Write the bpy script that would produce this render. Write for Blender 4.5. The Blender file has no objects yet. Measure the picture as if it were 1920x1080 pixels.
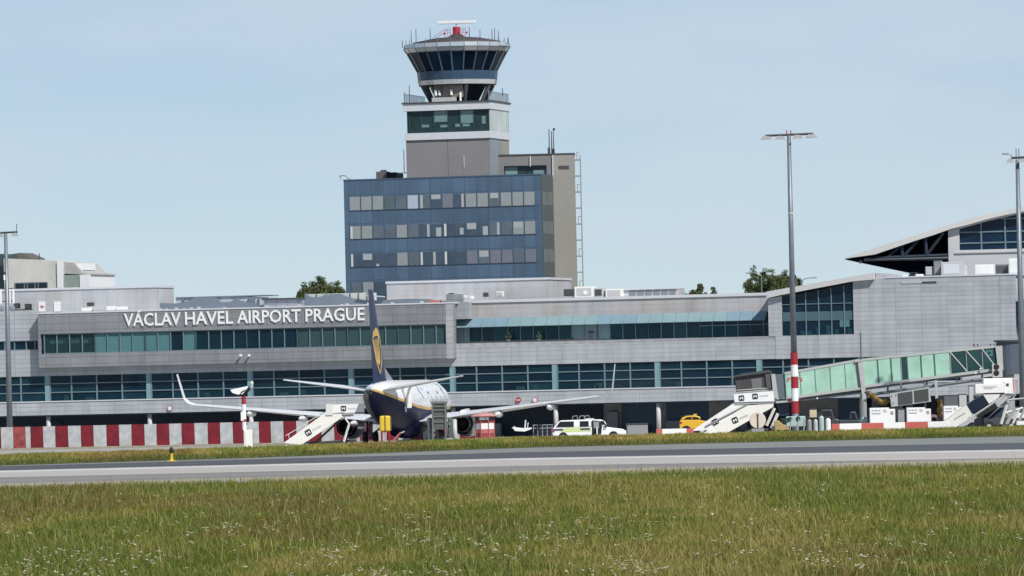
import bpy, math, random
import numpy as np
from mathutils import Vector, Matrix

rnd = random.Random(7)
D = bpy.data
SC = bpy.context.scene
COL = SC.collection
R = math.radians

# ------------------------------------------------------------------ camera
FPX, H, HOR, ROLL = 12500.0, 5.1, 712.0, 0.023
PITCH = (HOR - 540.0) / FPX
Fv = Vector((0, math.cos(PITCH), math.sin(PITCH)))
Ub = Vector((0, -math.sin(PITCH), math.cos(PITCH)))
Rv = Vector((1, 0, 0)) * math.cos(ROLL) - Ub * math.sin(ROLL)
Uv = Vector((1, 0, 0)) * math.sin(ROLL) + Ub * math.cos(ROLL)
CAM = Vector((0, 0, H))
cam = D.objects.new("camera", D.cameras.new("camera"))
COL.objects.link(cam)
M = Matrix((Rv, Uv, -Fv)).transposed().to_4x4()
M.translation = CAM
cam.matrix_world = M
cam.data.sensor_width = 36
cam.data.lens = 36 * FPX / 1920
cam.data.clip_start = 1
cam.data.clip_end = 20000
SC.camera = cam

# ------------------------------------------------------------------ light
SUN_AZ, SUN_EL = R(36), R(47)          # to the right of, and behind, the viewer
world = D.worlds.new("World")
SC.world = world
world.use_nodes = True
wn = world.node_tree
for n in list(wn.nodes):
    wn.nodes.remove(n)
def wnode(t, **k):
    n = wn.nodes.new(t)
    for a, b in k.items():
        setattr(n, a, b)
    return n
sky = wnode('ShaderNodeTexSky', sky_type='NISHITA', sun_disc=False)
sky.sun_elevation = SUN_EL
sky.sun_rotation = math.pi - SUN_AZ
sky.air_density, sky.dust_density, sky.ozone_density = 0.6, 0.0, 3.0
tint = wnode('ShaderNodeMix', data_type='RGBA', blend_type='MULTIPLY')
tint.inputs['Factor'].default_value = 1
tint.inputs['B'].default_value = (0.955, 0.975, 1.02, 1)
tc = wnode('ShaderNodeTexCoord')
mp = wnode('ShaderNodeMapping')
mp.inputs['Scale'].default_value = (9, 9, 34)
noi = wnode('ShaderNodeTexNoise')
noi.inputs['Scale'].default_value = 1.5
noi.inputs['Detail'].default_value = 5
noi.inputs['Roughness'].default_value = 0.5
ramp = wnode('ShaderNodeMapRange')          # thin uneven veil of high haze
ramp.inputs['From Min'].default_value = 0.35
ramp.inputs['From Max'].default_value = 0.70
ramp.inputs['To Min'].default_value = 0.34
ramp.inputs['To Max'].default_value = 0.78
sepz = wnode('ShaderNodeSeparateXYZ')
fall = wnode('ShaderNodeMapRange')          # the veil thins towards the zenith
fall.inputs['From Min'].default_value = 0.05
fall.inputs['From Max'].default_value = 0.6
fall.inputs['To Min'].default_value = 1.0
fall.inputs['To Max'].default_value = 0.25
vm = wnode('ShaderNodeMath', operation='MULTIPLY')
cl = wnode('ShaderNodeMix', data_type='RGBA', blend_type='MIX')
cl.inputs['B'].default_value = (7.25, 8.45, 9.55, 1)
bg = wnode('ShaderNodeBackground')
bg.inputs['Strength'].default_value = 0.068
wo = wnode('ShaderNodeOutputWorld')
L = wn.links.new
L(sky.outputs[0], tint.inputs['A'])
L(tc.outputs['Generated'], mp.inputs['Vector'])
L(mp.outputs[0], noi.inputs['Vector'])
L(noi.outputs[0], ramp.inputs['Value'])
L(ramp.outputs[0], vm.inputs[0])
L(tc.outputs['Generated'], sepz.inputs[0])
L(sepz.outputs[2], fall.inputs['Value'])
L(fall.outputs[0], vm.inputs[1])
L(vm.outputs[0], cl.inputs['Factor'])
L(tint.outputs['Result'], cl.inputs['A'])
L(cl.outputs['Result'], bg.inputs[0])
L(bg.outputs[0], wo.inputs[0])

sl = D.lights.new("sun", 'SUN')
sl.energy = 3.8
sl.angle = R(0.6)
sl.color = (1.0, 0.955, 0.88)
so = D.objects.new("sun", sl)
COL.objects.link(so)
sdir = Vector((math.sin(SUN_AZ) * math.cos(SUN_EL), -math.cos(SUN_AZ) * math.cos(SUN_EL), math.sin(SUN_EL)))
so.rotation_euler = sdir.to_track_quat('Z', 'Y').to_euler()
so.location = (60, -60, 120)

SC.view_settings.view_transform = 'Standard'
SC.view_settings.look = 'None'
SC.view_settings.exposure = 0.30
SC.view_settings.gamma = 1
SC.view_settings.use_curve_mapping = False
SC.render.engine = 'CYCLES'
SC.cycles.max_bounces = 6

# ------------------------------------------------------------------ pixel rays -> points of the place
def ray(px, py):
    return Fv + Rv * ((px - 960.0) / FPX) + Uv * ((540.0 - py) / FPX)
def pt(px, py, Y):
    d = ray(px, py)
    return CAM + d * (Y / d.y)
def hor(px):
    return HOR - math.tan(ROLL) * (px - 960)

class Frame:
    """a wall plane: origin on the ground, x along the wall, y away from the viewer, z up"""
    def __init__(s, px, Y, deg=0.0, py=None):
        s.th = R(deg)
        p = pt(px, hor(px) if py is None else py, Y)
        s.o = Vector((p.x, Y, 0))
        s.u = Vector((math.cos(s.th), -math.sin(s.th), 0))
        s.n = Vector((math.sin(s.th), math.cos(s.th), 0))
    def at(s, px, py, yl=0.0):
        d = ray(px, py)
        t = (s.o + s.n * yl - CAM).dot(s.n) / d.dot(s.n)
        p = CAM + d * t
        return ((p - s.o).dot(s.u), p.z)
    def x(s, px, py, yl=0.0):
        return s.at(px, py, yl)[0]
    def z(s, px, py, yl=0.0):
        return s.at(px, py, yl)[1]

# ------------------------------------------------------------------ materials
MATS = {}
def nt(m):
    m.use_nodes = True
    return m.node_tree
def mat(name, c, rough=0.6, metal=0.0, spec=0.5, var=0.0, vscale=1.5, streak=False, coat=0.0, trans=0.0):
    if name in MATS:
        return MATS[name]
    m = D.materials.new(name)
    t = nt(m)
    b = t.nodes['Principled BSDF']
    b.inputs['Base Color'].default_value = (*c, 1)
    b.inputs['Roughness'].default_value = rough
    b.inputs['Metallic'].default_value = metal
    b.inputs['Specular IOR Level'].default_value = spec
    b.inputs['Coat Weight'].default_value = coat
    if var > 0:
        tcn = t.nodes.new('ShaderNodeTexCoord')
        mpn = t.nodes.new('ShaderNodeMapping')
        mpn.inputs['Scale'].default_value = (0.07, 1, 1) if streak == 'x' else ((1, 1, 0.12) if streak else (1, 1, 1))
        nz = t.nodes.new('ShaderNodeTexNoise')
        nz.inputs['Scale'].default_value = vscale
        nz.inputs['Detail'].default_value = 6
        nz.inputs['Roughness'].default_value = 0.65
        mr = t.nodes.new('ShaderNodeMapRange')
        mr.inputs['From Min'].default_value = 0.3
        mr.inputs['From Max'].default_value = 0.7
        mr.inputs['To Min'].default_value = 1 - var
        mr.inputs['To Max'].default_value = 1 + var * 0.6
        mx = t.nodes.new('ShaderNodeVectorMath')
        mx.operation = 'SCALE'
        mx.inputs[0].default_value = c
        t.links.new(tcn.outputs['Object'], mpn.inputs['Vector'])
        t.links.new(mpn.outputs[0], nz.inputs['Vector'])
        t.links.new(nz.outputs[0], mr.inputs['Value'])
        t.links.new(mr.outputs[0], mx.inputs['Scale'])
        t.links.new(mx.outputs[0], b.inputs['Base Color'])
    MATS[name] = m
    return m

def panel_mat(name, c, w, h, gap=0.03, dark=0.55, rough=0.5, var=0.06, ox=0.0, oz=0.0, patch=None):
    """metal cladding: panels w x h with dark joints, slight panel to panel differences"""
    if name in MATS:
        return MATS[name]
    m = D.materials.new(name)
    t = nt(m)
    N, K = t.nodes.new, t.links.new
    b = t.nodes['Principled BSDF']
    b.inputs['Roughness'].default_value = rough
    tcn = N('ShaderNodeTexCoord')
    sep = N('ShaderNodeSeparateXYZ')
    add = N('ShaderNodeMath'); add.operation = 'ADD'
    com = N('ShaderNodeCombineXYZ')
    K(tcn.outputs['Object'], sep.inputs[0])
    K(sep.outputs[0], add.inputs[0]); K(sep.outputs[1], add.inputs[1])
    K(add.outputs[0], com.inputs[0]); K(sep.outputs[2], com.inputs[1])
    off = N('ShaderNodeVectorMath'); off.operation = 'ADD'
    off.inputs[1].default_value = (ox + 1000 * w, oz + 100 * h, 0)
    K(com.outputs[0], off.inputs[0])
    br = N('ShaderNodeTexBrick')
    br.offset = 0
    br.inputs['Scale'].default_value = 1
    br.inputs['Mortar Size'].default_value = gap
    br.inputs['Mortar Smooth'].default_value = 0.2
    br.inputs['Brick Width'].default_value = w
    br.inputs['Row Height'].default_value = h
    br.inputs['Color1'].default_value = (*[x * (1 - var) for x in c], 1)
    br.inputs['Color2'].default_value = (*[x * (1 + var) for x in c], 1)
    br.inputs['Mortar'].default_value = (*[x * dark for x in c], 1)
    K(off.outputs[0], br.inputs['Vector'])
    nz = N('ShaderNodeTexNoise')
    nz.inputs['Scale'].default_value = 0.35
    nz.inputs['Detail'].default_value = 5
    K(tcn.outputs['Object'], nz.inputs['Vector'])
    mr = N('ShaderNodeMapRange')
    mr.inputs['From Min'].default_value = 0.3
    mr.inputs['From Max'].default_value = 0.7
    mr.inputs['To Min'].default_value = 0.88
    mr.inputs['To Max'].default_value = 1.06
    K(nz.outputs[0], mr.inputs['Value'])
    sc = N('ShaderNodeVectorMath'); sc.operation = 'SCALE'
    K(br.outputs['Color'], sc.inputs[0]); K(mr.outputs[0], sc.inputs['Scale'])
    out = sc.outputs[0]
    mp3 = N('ShaderNodeMapping'); mp3.inputs['Scale'].default_value = (1.6, 1.6, 0.10)
    n3 = N('ShaderNodeTexNoise'); n3.inputs['Scale'].default_value = 1.0; n3.inputs['Detail'].default_value = 6
    K(tcn.outputs['Object'], mp3.inputs['Vector']); K(mp3.outputs[0], n3.inputs['Vector'])
    r3 = N('ShaderNodeMapRange')
    r3.inputs['From Min'].default_value = 0.3; r3.inputs['From Max'].default_value = 0.62
    r3.inputs['To Min'].default_value = 0.87; r3.inputs['To Max'].default_value = 1.03
    K(n3.outputs[0], r3.inputs['Value'])
    s3 = N('ShaderNodeVectorMath'); s3.operation = 'SCALE'
    K(out, s3.inputs[0]); K(r3.outputs[0], s3.inputs['Scale'])
    out = s3.outputs[0]
    if patch:
        n2 = N('ShaderNodeTexNoise'); n2.inputs['Scale'].default_value = 0.28; n2.inputs['Detail'].default_value = 3
        K(tcn.outputs['Object'], n2.inputs['Vector'])
        r2 = N('ShaderNodeMapRange')
        r2.inputs['From Min'].default_value = 0.47; r2.inputs['From Max'].default_value = 0.62
        K(n2.outputs[0], r2.inputs['Value'])
        mx = N('ShaderNodeMix'); mx.data_type = 'RGBA'; mx.blend_type = 'MULTIPLY'
        K(r2.outputs[0], mx.inputs['Factor'])
        K(out, mx.inputs['A'])
        mx.inputs['B'].default_value = (*patch, 1)
        out = mx.outputs['Result']
    K(out, b.inputs['Base Color'])
    MATS[name] = m
    return m

def glass_mat(name, c, rough=0.08, var=0.35, vscale=0.5, spec=0.2):
    return mat(name, c, rough=rough, spec=spec, var=var, vscale=vscale)

# ------------------------------------------------------------------ mesh builder
class MB:
    def __init__(s):
        s.v, s.f, s.m = [], [], []
    def poly(s, pts, mi=0):
        n = len(s.v)
        s.v += [tuple(p) for p in pts]
        s.f.append(tuple(range(n, n + len(pts))))
        s.m.append(mi)
        return s
    def mesh(s, vs, fs, mi=0):
        n = len(s.v)
        s.v += [tuple(p) for p in vs]
        for f in fs:
            s.f.append(tuple(i + n for i in f))
            s.m.append(mi)
        return s
    def box(s, x0, x1, y0, y1, z0, z1, mi=0):
        if x0 > x1: x0, x1 = x1, x0
        if y0 > y1: y0, y1 = y1, y0
        if z0 > z1: z0, z1 = z1, z0
        s.mesh([(x0, y0, z0), (x1, y0, z0), (x1, y1, z0), (x0, y1, z0), (x0, y0, z1), (x1, y0, z1), (x1, y1, z1), (x0, y1, z1)],
               [(0, 3, 2, 1), (4, 5, 6, 7), (0, 1, 5, 4), (1, 2, 6, 5), (2, 3, 7, 6), (3, 0, 4, 7)], mi)
        return s
    def prism(s, pts, y0, y1, mi=0):
        """polygon in x,z pushed along y"""
        n = len(pts)
        vs = [(x, y0, z) for x, z in pts] + [(x, y1, z) for x, z in pts]
        fs = [tuple(range(n)), tuple(range(2 * n - 1, n - 1, -1))]
        fs += [(i, n + i, n + (i + 1) % n, (i + 1) % n) for i in range(n)]
        s.mesh(vs, fs, mi)
        return s
    def prism_x(s, pts, x0, x1, mi=0):
        n = len(pts)
        vs = [(x0, y, z) for y, z in pts] + [(x1, y, z) for y, z in pts]
        fs = [tuple(range(n)), tuple(range(2 * n - 1, n - 1, -1))]
        fs += [(i, n + i, n + (i + 1) % n, (i + 1) % n) for i in range(n)]
        s.mesh(vs, fs, mi)
        return s
    def slab(s, pts, z0, z1, mi=0):
        n = len(pts)
        vs = [(x, y, z0) for x, y in pts] + [(x, y, z1) for x, y in pts]
        fs = [tuple(range(n - 1, -1, -1)), tuple(range(n, 2 * n))]
        fs += [(i, (i + 1) % n, n + (i + 1) % n, n + i) for i in range(n)]
        s.mesh(vs, fs, mi)
        return s
    def cyl(s, p0, p1, r0, r1=None, n=10, mi=0, caps=True):
        r1 = r0 if r1 is None else r1
        p0, p1 = Vector(p0), Vector(p1)
        d = (p1 - p0).normalized()
        a = Vector((0, 0, 1)) if abs(d.z) < 0.9 else Vector((1, 0, 0))
        e1 = d.cross(a).normalized(); e2 = d.cross(e1)
        vs = []
        for p, r in ((p0, r0), (p1, r1)):
            for i in range(n):
                t = 2 * math.pi * i / n
                vs.append(p + (e1 * math.cos(t) + e2 * math.sin(t)) * r)
        fs = [(i, (i + 1) % n, n + (i + 1) % n, n + i) for i in range(n)]
        if caps:
            fs += [tuple(range(n - 1, -1, -1)), tuple(range(n, 2 * n))]
        s.mesh(vs, fs, mi)
        return s
    def tube(s, pts, r, n=6, mi=0):
        for a, b in zip(pts[:-1], pts[1:]):
            s.cyl(a, b, r, r, n, mi)
        return s
    def bar(s, a, b, w, mi=0):
        """square bar between two points"""
        return s.cyl(a, b, w * 0.707, w * 0.707, 4, mi)
    def lathe(s, prof, c=(0, 0, 0), n=24, mi=0, ph=0.0, mis=None, axis='z', cap0=False, cap1=False):
        vs, fs = [], []
        for r, h in prof:
            for i in range(n):
                t = 2 * math.pi * (i + ph) / n
                if axis == 'z':
                    vs.append((c[0] + r * math.cos(t), c[1] + r * math.sin(t), c[2] + h))
                else:
                    vs.append((c[0] + r * math.cos(t), c[1] + h, c[2] + r * math.sin(t)))
        b0 = len(s.v)
        s.v += vs
        for k in range(len(prof) - 1):
            for i in range(n):
                s.f.append((b0 + k * n + i, b0 + k * n + (i + 1) % n, b0 + (k + 1) * n + (i + 1) % n, b0 + (k + 1) * n + i))
                s.m.append(mis[k] if mis else mi)
        if cap0:
            s.f.append(tuple(b0 + i for i in range(n - 1, -1, -1))); s.m.append(mis[0] if mis else mi)
        if cap1:
            k = len(prof) - 1
            s.f.append(tuple(b0 + k * n + i for i in range(n))); s.m.append(mis[-1] if mis else mi)
        return s
    def build(s, name, mats, parent=None, smooth=False, bevel=0.0, label=None, cat=None, group=None, kind=None):
        me = D.meshes.new(name)
        me.from_pydata(s.v, [], s.f)
        if not isinstance(mats, (list, tuple)):
            mats = [mats]
        for m in mats:
            me.materials.append(m)
        if len(mats) > 1:
            me.polygons.foreach_set('material_index', s.m)
        if smooth:
            me.polygons.foreach_set('use_smooth', [True] * len(me.polygons))
        me.update()
        o = D.objects.new(name, me)
        COL.objects.link(o)
        if parent:
            o.parent = parent
        if bevel:
            b = o.modifiers.new('bevel', 'BEVEL')
            b.width = bevel; b.segments = 2; b.limit_method = 'ANGLE'
        tag(o, label, cat, group, kind)
        return o

def build_split(mb, name, mats, parent, **k):
    """each separate box or prism of the builder becomes an object of its own"""
    own = {}
    par = list(range(len(mb.v)))
    def find(i):
        while par[i] != i:
            par[i] = par[par[i]]; i = par[i]
        return i
    for f in mb.f:
        for i in f[1:]:
            par[find(i)] = find(f[0])
    groups = {}
    for f, m in zip(mb.f, mb.m):
        groups.setdefault(find(f[0]), []).append((f, m))
    for g in groups.values():
        o = MB()
        ids = sorted({i for f, _ in g for i in f})
        ix = {v: n for n, v in enumerate(ids)}
        o.v = [mb.v[i] for i in ids]
        o.f = [tuple(ix[i] for i in f) for f, _ in g]
        if isinstance(mats, (list, tuple)):
            mm = mats[g[0][1]]
        else:
            mm = mats
        o.m = [0] * len(o.f)
        o.build(name, mm, parent, **k)

def tag(o, label=None, cat=None, group=None, kind=None):
    if label: o['label'] = label
    if cat: o['category'] = cat
    if group: o['group'] = group
    if kind: o['kind'] = kind
    return o
def thing(name, label, cat, loc=(0, 0, 0), rz=0.0, group=None):
    o = D.objects.new(name, None)
    o.empty_display_size = 0.5
    COL.objects.link(o)
    o.location = loc
    o.rotation_euler = (0, 0, rz)
    return tag(o, label, cat, group)
def fthing(fr, name, label, cat, group=None):
    return thing(name, label, cat, fr.o, -fr.th, group)
def copy_tree(o, parent=None):
    c = o.copy()
    COL.objects.link(c)
    c.parent = parent
    for ch in o.children:
        copy_tree(ch, c)
    return c

def text_geo(s, offset=0.0, res=2):
    cu = D.curves.new('text', 'FONT')
    cu.body = s
    cu.size = 1
    cu.offset = offset
    cu.resolution_u = res
    ob = D.objects.new('text', cu)
    COL.objects.link(ob)
    dg = bpy.context.evaluated_depsgraph_get()
    me = D.meshes.new_from_object(ob.evaluated_get(dg))
    vs = [tuple(v.co) for v in me.vertices]
    fs = [tuple(p.vertices) for p in me.polygons]
    D.objects.remove(ob); D.curves.remove(cu); D.meshes.remove(me)
    xs = [v[0] for v in vs]; ys = [v[1] for v in vs]
    return vs, fs, min(xs), max(xs), min(ys), max(ys)
def text_on(mb, s, mapf, offset=0.0, mi=0, fit=None):
    """letters laid on a surface; mapf takes 0..1 along, 0..1 up"""
    vs, fs, x0, x1, y0, y1 = text_geo(s, offset)
    mb.mesh([mapf((v[0] - x0) / (x1 - x0), (v[1] - y0) / (y1 - y0)) for v in vs], fs, mi)

# shared finishes
m_clad = panel_mat('light_grey_cladding', (0.425, 0.455, 0.485), 2.33, 0.40, gap=0.026, dark=0.70, var=0.06)
m_cladup = panel_mat('upper_wall_cladding', (0.44, 0.45, 0.475), 4.6, 0.55, gap=0.022, dark=0.8, var=0.03, patch=(1.0, 0.94, 0.88))
m_dclad = panel_mat('grey_sign_cladding', (0.245, 0.26, 0.28), 2.33, 0.62, gap=0.03, dark=0.66, var=0.05)
m_white = mat('white_render', (0.66, 0.67, 0.70), 0.6, var=0.06, vscale=0.5)
m_cap = mat('pale_metal_cap', (0.60, 0.62, 0.66), 0.4, var=0.05)
m_frame = mat('grey_green_aluminium', (0.14, 0.22, 0.25), 0.4)
m_glass = glass_mat('dark_teal_glass', (0.004, 0.024, 0.045))
m_glass2 = glass_mat('deep_green_glass', (0.012, 0.045, 0.052))
m_glassg = glass_mat('grey_green_glass', (0.035, 0.075, 0.085), var=0.15)
m_frost = glass_mat('frosted_teal_glass', (0.085, 0.20, 0.22), rough=0.25, var=0.10)
m_awn = glass_mat('pale_awning_glass', (0.215, 0.315, 0.345), rough=0.15, var=0.12, vscale=0.25)
m_awn2 = glass_mat('blue_awning_glass', (0.190, 0.290, 0.360), rough=0.15, var=0.12, vscale=0.25)
m_black = mat('black_rubber', (0.012, 0.012, 0.013), 0.7)
m_dark = mat('dark_grey_metal', (0.06, 0.065, 0.07), 0.5, var=0.15)
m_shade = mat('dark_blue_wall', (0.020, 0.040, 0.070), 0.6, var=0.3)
m_steel = mat('galvanised_steel', (0.20, 0.23, 0.26), 0.45, metal=0.3, var=0.15, vscale=2)
m_paint = mat('white_paint', (0.80, 0.80, 0.78), 0.35, var=0.04)
m_bright = mat('bright_white_paint', (0.82, 0.83, 0.84), 0.3)
m_cream = mat('cream_paint', (0.79, 0.78, 0.73), 0.4, var=0.05)
m_red = mat('red_paint', (0.34, 0.018, 0.03), 0.5, var=0.2)
m_yel = mat('yellow_paint', (0.72, 0.50, 0.03), 0.4, var=0.08)
m_pink = mat('faded_red_paint', (0.48, 0.16, 0.15), 0.5, var=0.15)
m_grey = mat('mid_grey_paint', (0.28, 0.29, 0.30), 0.5, var=0.08)
m_lgrey = mat('light_grey_paint', (0.48, 0.49, 0.50), 0.5, var=0.08)
# ================================================================== GROUND
def sheet(name, pts, z, m):
    mb = MB()
    mb.poly([(x, y, z) for x, y in pts])
    return mb.build(name, m, kind='structure')
m_soil = mat('dry_soil', (0.15, 0.14, 0.045), 0.95, var=0.3, vscale=0.3)
m_apron = mat('apron_concrete', (0.36, 0.35, 0.33), 0.85, var=0.10, vscale=0.3)
m_asph = mat('grey_asphalt', (0.235, 0.225, 0.222), 0.9, var=0.28, vscale=0.35, streak='x')
m_asphd = mat('dark_asphalt', (0.080, 0.084, 0.097), 0.9, var=0.35, vscale=0.3, streak='x')
m_shoul = mat('worn_shoulder', (0.215, 0.228, 0.222), 0.9, var=0.3, vscale=0.3, streak='x')
m_conc = mat('runway_concrete', (0.420, 0.405, 0.385), 0.85, var=0.16, vscale=0.25, streak='x')
m_line = mat('white_line_paint', (0.62, 0.62, 0.61), 0.6, var=0.35, vscale=0.5)
m_edge = mat('pale_gravel_edge', (0.36, 0.33, 0.25), 0.95, var=0.2, vscale=2)
sheet('ground', [(-6000, -200), (6000, -200), (6000, 9000), (-6000, 9000)], -0.02, m_soil)
def rowY(rel):
    return H * FPX / rel
def strip(name, far, near, z, m):
    """band across the view; far/near = list of (px, distance below the horizon)"""
    def line(l):
        p = [((px - 960) / FPX * rowY(rel), rowY(rel)) for px, rel in l]
        (xa, ya), (xb, yb) = p[0], p[1]
        (xc, yc), (xd, yd) = p[-2], p[-1]
        return [(xa - (xb - xa) * 3, ya - (yb - ya) * 3)] + p + [(xd + (xd - xc) * 3, yd + (yd - yc) * 3)]
    a, b = line(near), line(far)
    sheet(name, a + b[::-1], z, m)
sheet('apron', [(-260, 505), (260, 505), (260, 900), (-260, 900)], -0.008, m_apron)
strip('taxiway', [(0, 134), (1920, 120)], [(0, 180), (1920, 180)], -0.012, m_asph)
strip('gravel_verge', [(0, 172.5), (1920, 170)], [(0, 181), (1920, 181)], -0.006, m_edge)
strip('taxiway_shoulder', [(0, 130), (1920, 120)], [(0, 148), (960, 147), (1920, 152.5)], -0.008, m_shoul)
strip('taxiway_lane', [(0, 140.5), (960, 136), (1920, 140)], [(0, 150), (960, 149), (1920, 154.5)], -0.004, m_asphd)
strip('runway_slab', [(0, 148), (960, 147), (1920, 152.5)], [(0, 161), (960, 162), (1920, 169)], 0.0, m_conc)
strip('white_edge_line', [(0, 149), (960, 148), (1920, 153.5)], [(0, 151.5), (960, 150.5), (1920, 156)], 0.004, m_line)

# the low grassy bank between taxiway and apron
def bank_edge(X):
    px = X / 490 * FPX + 960
    return float(np.interp(px, [-200, 60, 480, 1000, 1920, 2200], [455, 460, 472, 500, 500, 500]))
def bank_top(X):
    px = X / 490 * FPX + 960
    return float(np.interp(px, [-200, 60, 480, 1000, 1440, 1920, 2200], [0.50, 0.52, 0.52, 0.55, 0.50, 0.50, 0.5]))
def bank_z(X, t):
    """t in metres from the near edge"""
    h = bank_top(X)
    if t < 12:
        return h * math.sin(t / 12 * math.pi / 2) ** 1.2
    return h * max(0.0, math.cos((t - 12) / 9 * math.pi / 2)) - 0.03
mb = MB()
ts = [0, 1.5, 3, 5, 7, 9, 11, 13, 15, 18, 21]
xs = [-60 + 2 * i for i in range(61)]
vs = [(X, bank_edge(X) + t, bank_z(X, t)) for t in ts for X in xs]
n = len(xs)
mb.mesh(vs, [(j * n + i, j * n + i + 1, (j + 1) * n + i + 1, (j + 1) * n + i) for j in range(len(ts) - 1) for i in range(n - 1)])
mb.build('grass_bank', mat('bank_soil', (0.075, 0.08, 0.03), 0.95, var=0.3, vscale=1), kind='structure', smooth=True)

# ------------------------------------------------------------------ grass
def vnoise(x, y, s, seed):
    g = np.random.RandomState(seed).rand(256, 256)
    fx, fy = np.asarray(x) / s + 300.3, np.asarray(y) / s + 300.7
    ix, iy = np.floor(fx).astype(int), np.floor(fy).astype(int)
    tx, ty = fx - ix, fy - iy
    tx, ty = tx * tx * (3 - 2 * tx), ty * ty * (3 - 2 * ty)
    a, b = g[ix % 256, iy % 256], g[(ix + 1) % 256, iy % 256]
    c, d = g[ix % 256, (iy + 1) % 256], g[(ix + 1) % 256, (iy + 1) % 256]
    return (a * (1 - tx) + b * tx) * (1 - ty) + (c * (1 - tx) + d * tx) * ty
def grass_mat():
    m = D.materials.new('grass_blades')
    t = nt(m)
    b = t.nodes['Principled BSDF']
    a = t.nodes.new('ShaderNodeAttribute')
    a.attribute_name = 'col'
    t.links.new(a.outputs['Color'], b.inputs['Base Color'])
    b.inputs['Roughness'].default_value = 0.75
    b.inputs['Specular IOR Level'].default_value = 0.2
    tr = t.nodes.new('ShaderNodeBsdfTranslucent')
    t.links.new(a.outputs['Color'], tr.inputs['Color'])
    mx = t.nodes.new('ShaderNodeMixShader')
    mx.inputs[0].default_value = 0.3
    t.links.new(b.outputs[0], mx.inputs[1]); t.links.new(tr.outputs[0], mx.inputs[2])
    t.links.new(mx.outputs[0], t.nodes['Material Output'].inputs['Surface'])
    return m
M_GRASS = grass_mat()
def tri_object(name, V, F, C, m, label, cat):
    me = D.meshes.new(name)
    me.vertices.add(len(V)); me.vertices.foreach_set('co', V.astype(np.float32).ravel())
    k = F.shape[1]
    me.loops.add(F.size); me.loops.foreach_set('vertex_index', F.astype(np.int32).ravel())
    me.polygons.add(len(F)); me.polygons.foreach_set('loop_start', np.arange(0, F.size, k, dtype=np.int32))
    me.update(calc_edges=True)
    at = me.attributes.new('col', 'FLOAT_COLOR', 'POINT')
    at.data.foreach_set('color', np.concatenate([C, np.ones((len(C), 1))], 1).astype(np.float32).ravel())
    me.materials.append(m)
    o = D.objects.new(name, me)
    COL.objects.link(o)
    return tag(o, label, cat, kind='stuff')
def blades(rs, X, Y, Z, hgt, wid, lean, C):
    n = len(X)
    az = rs.rand(n) * 2 * np.pi
    wx, wy = np.cos(az) * wid / 2, np.sin(az) * wid * 0.5
    la = rs.rand(n) * 2 * np.pi
    lx, ly = np.cos(la) * lean * hgt, np.sin(la) * lean * hgt
    P = np.zeros((n, 5, 3))
    P[:, 0] = np.stack([X - wx, Y - wy, Z - 0.02], 1)
    P[:, 1] = np.stack([X + wx, Y + wy, Z - 0.02], 1)
    P[:, 2] = np.stack([X + wx * 0.8 + lx * 0.35, Y + wy * 0.8 + ly * 0.35, Z + hgt * 0.6], 1)
    P[:, 3] = np.stack([X - wx * 0.8 + lx * 0.35, Y - wy * 0.8 + ly * 0.35, Z + hgt * 0.6], 1)
    P[:, 4] = np.stack([X + lx, Y + ly, Z + hgt], 1)
    base = np.arange(n)[:, None] * 5
    F = np.concatenate([base + np.array([[0, 1, 2]]), base + np.array([[0, 2, 3]]), base + np.array([[3, 2, 4]])], 0)
    return P.reshape(-1, 3), F, np.repeat(C, 5, 0)
def merge(parts):
    V, F, C, k = [], [], [], 0
    for v, f, c in parts:
        V.append(v); F.append(f + k); C.append(c); k += len(v)
    return np.concatenate(V), np.concatenate(F), np.concatenate(C)
PAL = np.array([[0.232, 0.230, 0.048], [0.158, 0.196, 0.036], [0.335, 0.282, 0.088], [0.205, 0.145, 0.054], [0.115, 0.155, 0.028], [0.38, 0.34, 0.14]])
def grass_colour(rs, X, Y, dry):
    a = vnoise(X, Y * 0.15, 4.5, 11) * 0.6 + vnoise(X, Y * 0.25, 1.1, 12) * 0.4
    b = vnoise(X, Y * 0.12, 6.5, 13) * 0.6 + vnoise(X, Y * 0.3, 1.4, 14) * 0.4
    C = PAL[0] + (PAL[1] - PAL[0]) * np.clip((a - 0.43) * 7, 0, 1)[:, None]
    C = C + (PAL[2] - C) * np.clip((0.44 - a) * 4.0 + dry, 0, 0.9)[:, None]
    C = C + (PAL[3] - C) * np.clip((b - 0.58) * 5, 0, 0.75)[:, None]
    r = rs.rand(len(X))
    q = vnoise(X, Y * 0.25, 2.0, 15)
    C = np.where((r < 0.10 + 0.16 * q)[:, None], PAL[4], C)
    C = np.where((r > 1.02 - 0.15 * np.clip(1 - q, 0, 1))[:, None], PAL[5], C)
    return C * (0.88 + 0.28 * rs.rand(len(X)))[:, None]
rs = np.random.RandomState(3)
N = 450000
rel = 179.5 + (425 - 179.5) * rs.rand(N) ** 0.95
Y = rowY(rel)
X = (rs.rand(N) - 0.5) * 2 * (1150 / FPX) * Y
tuft = vnoise(X, Y, 0.9, 5)
big = vnoise(X, Y, 6, 6)
hg = (0.12 + 0.20 * rs.rand(N)) * (0.5 + 0.8 * np.clip(tuft - .15, 0, 1) ** 1.3 + 0.5 * big)
dry = np.clip((rel - 300) / 200, 0, 0.4) * (X < 6) + 0.12 * (rel < 200)
parts = [blades(rs, X, Y, np.zeros(N), hg, 0.016 + 0.019 * rs.rand(N), 0.25 + 0.5 * rs.rand(N), grass_colour(rs, X, Y, dry))]
NS = 6500                       # tall seed stalks
rel = 179 + 240 * rs.rand(NS) ** 1.3
Y = rowY(rel); X = (rs.rand(NS) - 0.5) * 2 * (1150 / FPX) * Y
k = vnoise(X, Y * 0.5, 3, 21)
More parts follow.
